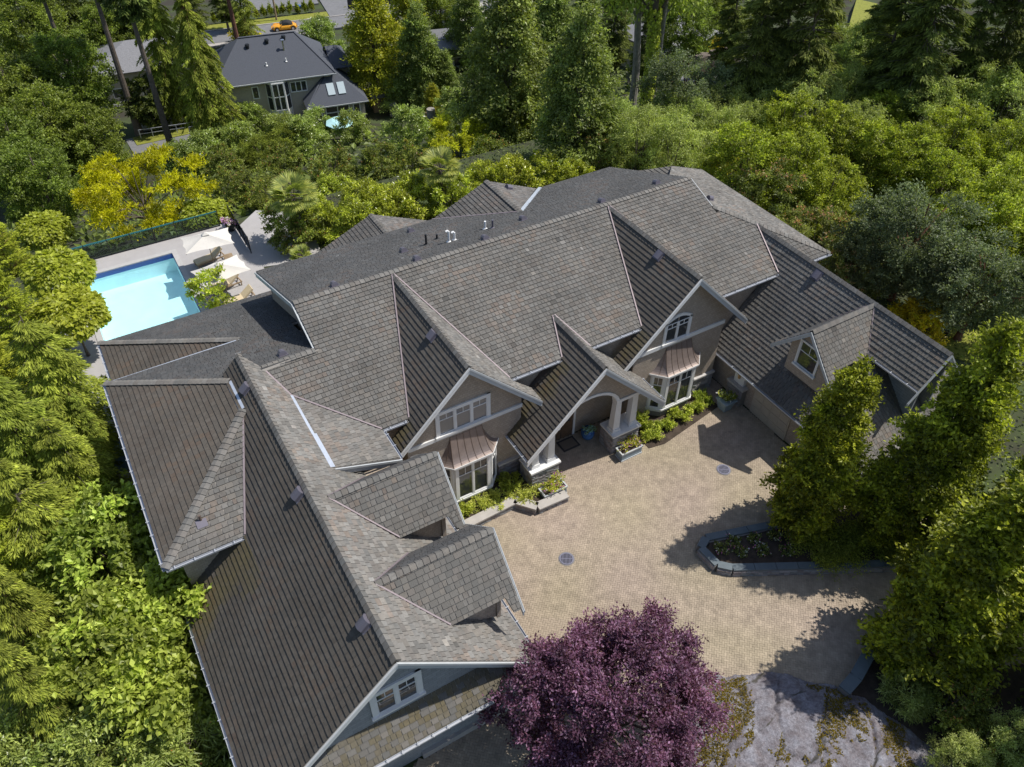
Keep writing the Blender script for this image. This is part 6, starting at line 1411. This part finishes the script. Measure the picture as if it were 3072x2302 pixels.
# white porch rails in the gap between the bare trunks, and roadside rail
p = ong(375, 300, 0); o = MB().prism([(p[0]-5, p[1]-2.5, p[2]+.35), (p[0]+5, p[1]-2.5, p[2]+.35), (p[0]+5, p[1]+4, p[2]-.4), (p[0]-5, p[1]+4, p[2]-.4)], (0, 0, -.3)).build('lane', M['asphalt']); tag(o, kind='structure')
t = empty('roadside_railing', (p[0], p[1], p[2]+.2), 'grey metal railing across the lane between bare trunks', 'fence', rz=R(-10))
for i in range(6): link('post', MB().box(-.04, .04, -.04, .04, 0, 1.05).mesh('post', M['gutter']), t, (-3.6+i*1.4, 1.0, 0))
for z in (.5, 1.0): link('rail', MB().box(-3.7, 3.5, .97, 1.03, z, z+.06).mesh('rail', M['gutter']), t)
p = ong(352, 268, .4); t = empty('porch_deck', (p[0], p[1], gz(p[1])), 'small pale porch with slatted rail behind the trunks', 'porch', rz=R(-10))
link('floor', MB().box(-2.6, 2.6, -1.2, 1.2, .4, .6).mesh('floor', M['concrete']), t)
for i in range(7): link('slat', MB().box(-2.5, 2.5, -1.18, -1.14, .68+i*.13, .75+i*.13).mesh('slat', M['rake_grey']), t)
for x in (-2.5, 0, 2.5): link('post', MB().box(-.06, .06, -1.13, -1.03, .6, 1.65).mesh('post', M['trim']), t, (x, 0, 0))
o = MB().prism([(p[0]+k*4, p[1]+j, gz(p[1]+j)+.12) for k, j in ((-1, -4.4), (1, -4.4), (1, -1.5), (-1, -1.5))], (0, 0, -.5)).build('lawn', M['lawn']); tag(o, kind='structure')
# far right: shaded drive, rock face, sunny lawn, garden lawn behind the right wing
def patch(name, pts, mt, h=.08):
    ps = [ong(x, y, 0) for x, y in pts]; o = MB().prism([(q[0], q[1], gz(q[1])+h) for q in ps], (0, 0, -.5)).build(name, M[mt]); tag(o, kind='structure')
patch('far_drive', ((1440, 250), (1560, 255), (1600, 130), (1500, 100)), 'asphalt', .15); patch('clearing_lawn', ((1825, 85), (1880, 90), (1895, 10), (1850, 0)), 'lawn', .15); patch('garden_lawn', ((2020, 760), (2120, 790), (2150, 720), (2060, 705)), 'lawn', .05)
p = ong(1545, 145, 1); t = empty('cliff_rock', (p[0], p[1], gz(p[1])), 'brown rock face topped with shrubs beside the far drive', 'rock')
mb = MB(); rg = random.Random(3)
for i in range(9): mb.fr((-2.6+i*.65, rg.uniform(-.3, .3), 0), (math.cos(i), math.sin(i), 0), (-math.sin(i), math.cos(i), 0)).frus(0, 0, -.5, rg.uniform(2.4, 3.2), .75, .7, .55, .5)
link('crag', mb.mesh('crag', M['bark']), t); put('yellow_bush', 1545, 105, 1.1, 'shrub growing on top of the far rock face', 'shrub')
p = ong(2148, 870, .4); t = empty('garden_boulder', (p[0], p[1], 0), 'pair of pale blue-grey boulders at the right edge', 'rock')
for i, (x, y, s_) in enumerate(((0, 0, .55), (.75, .5, .5))): mb = MB().fr((x, y, 0)); mb.lathe([(s_*.9, 0), (s_, .25), (s_*.8, .5), (s_*.35, .66)], 9); link('boulder', mb.mesh('boulder', M['tarp_blue'], smooth=True), t)
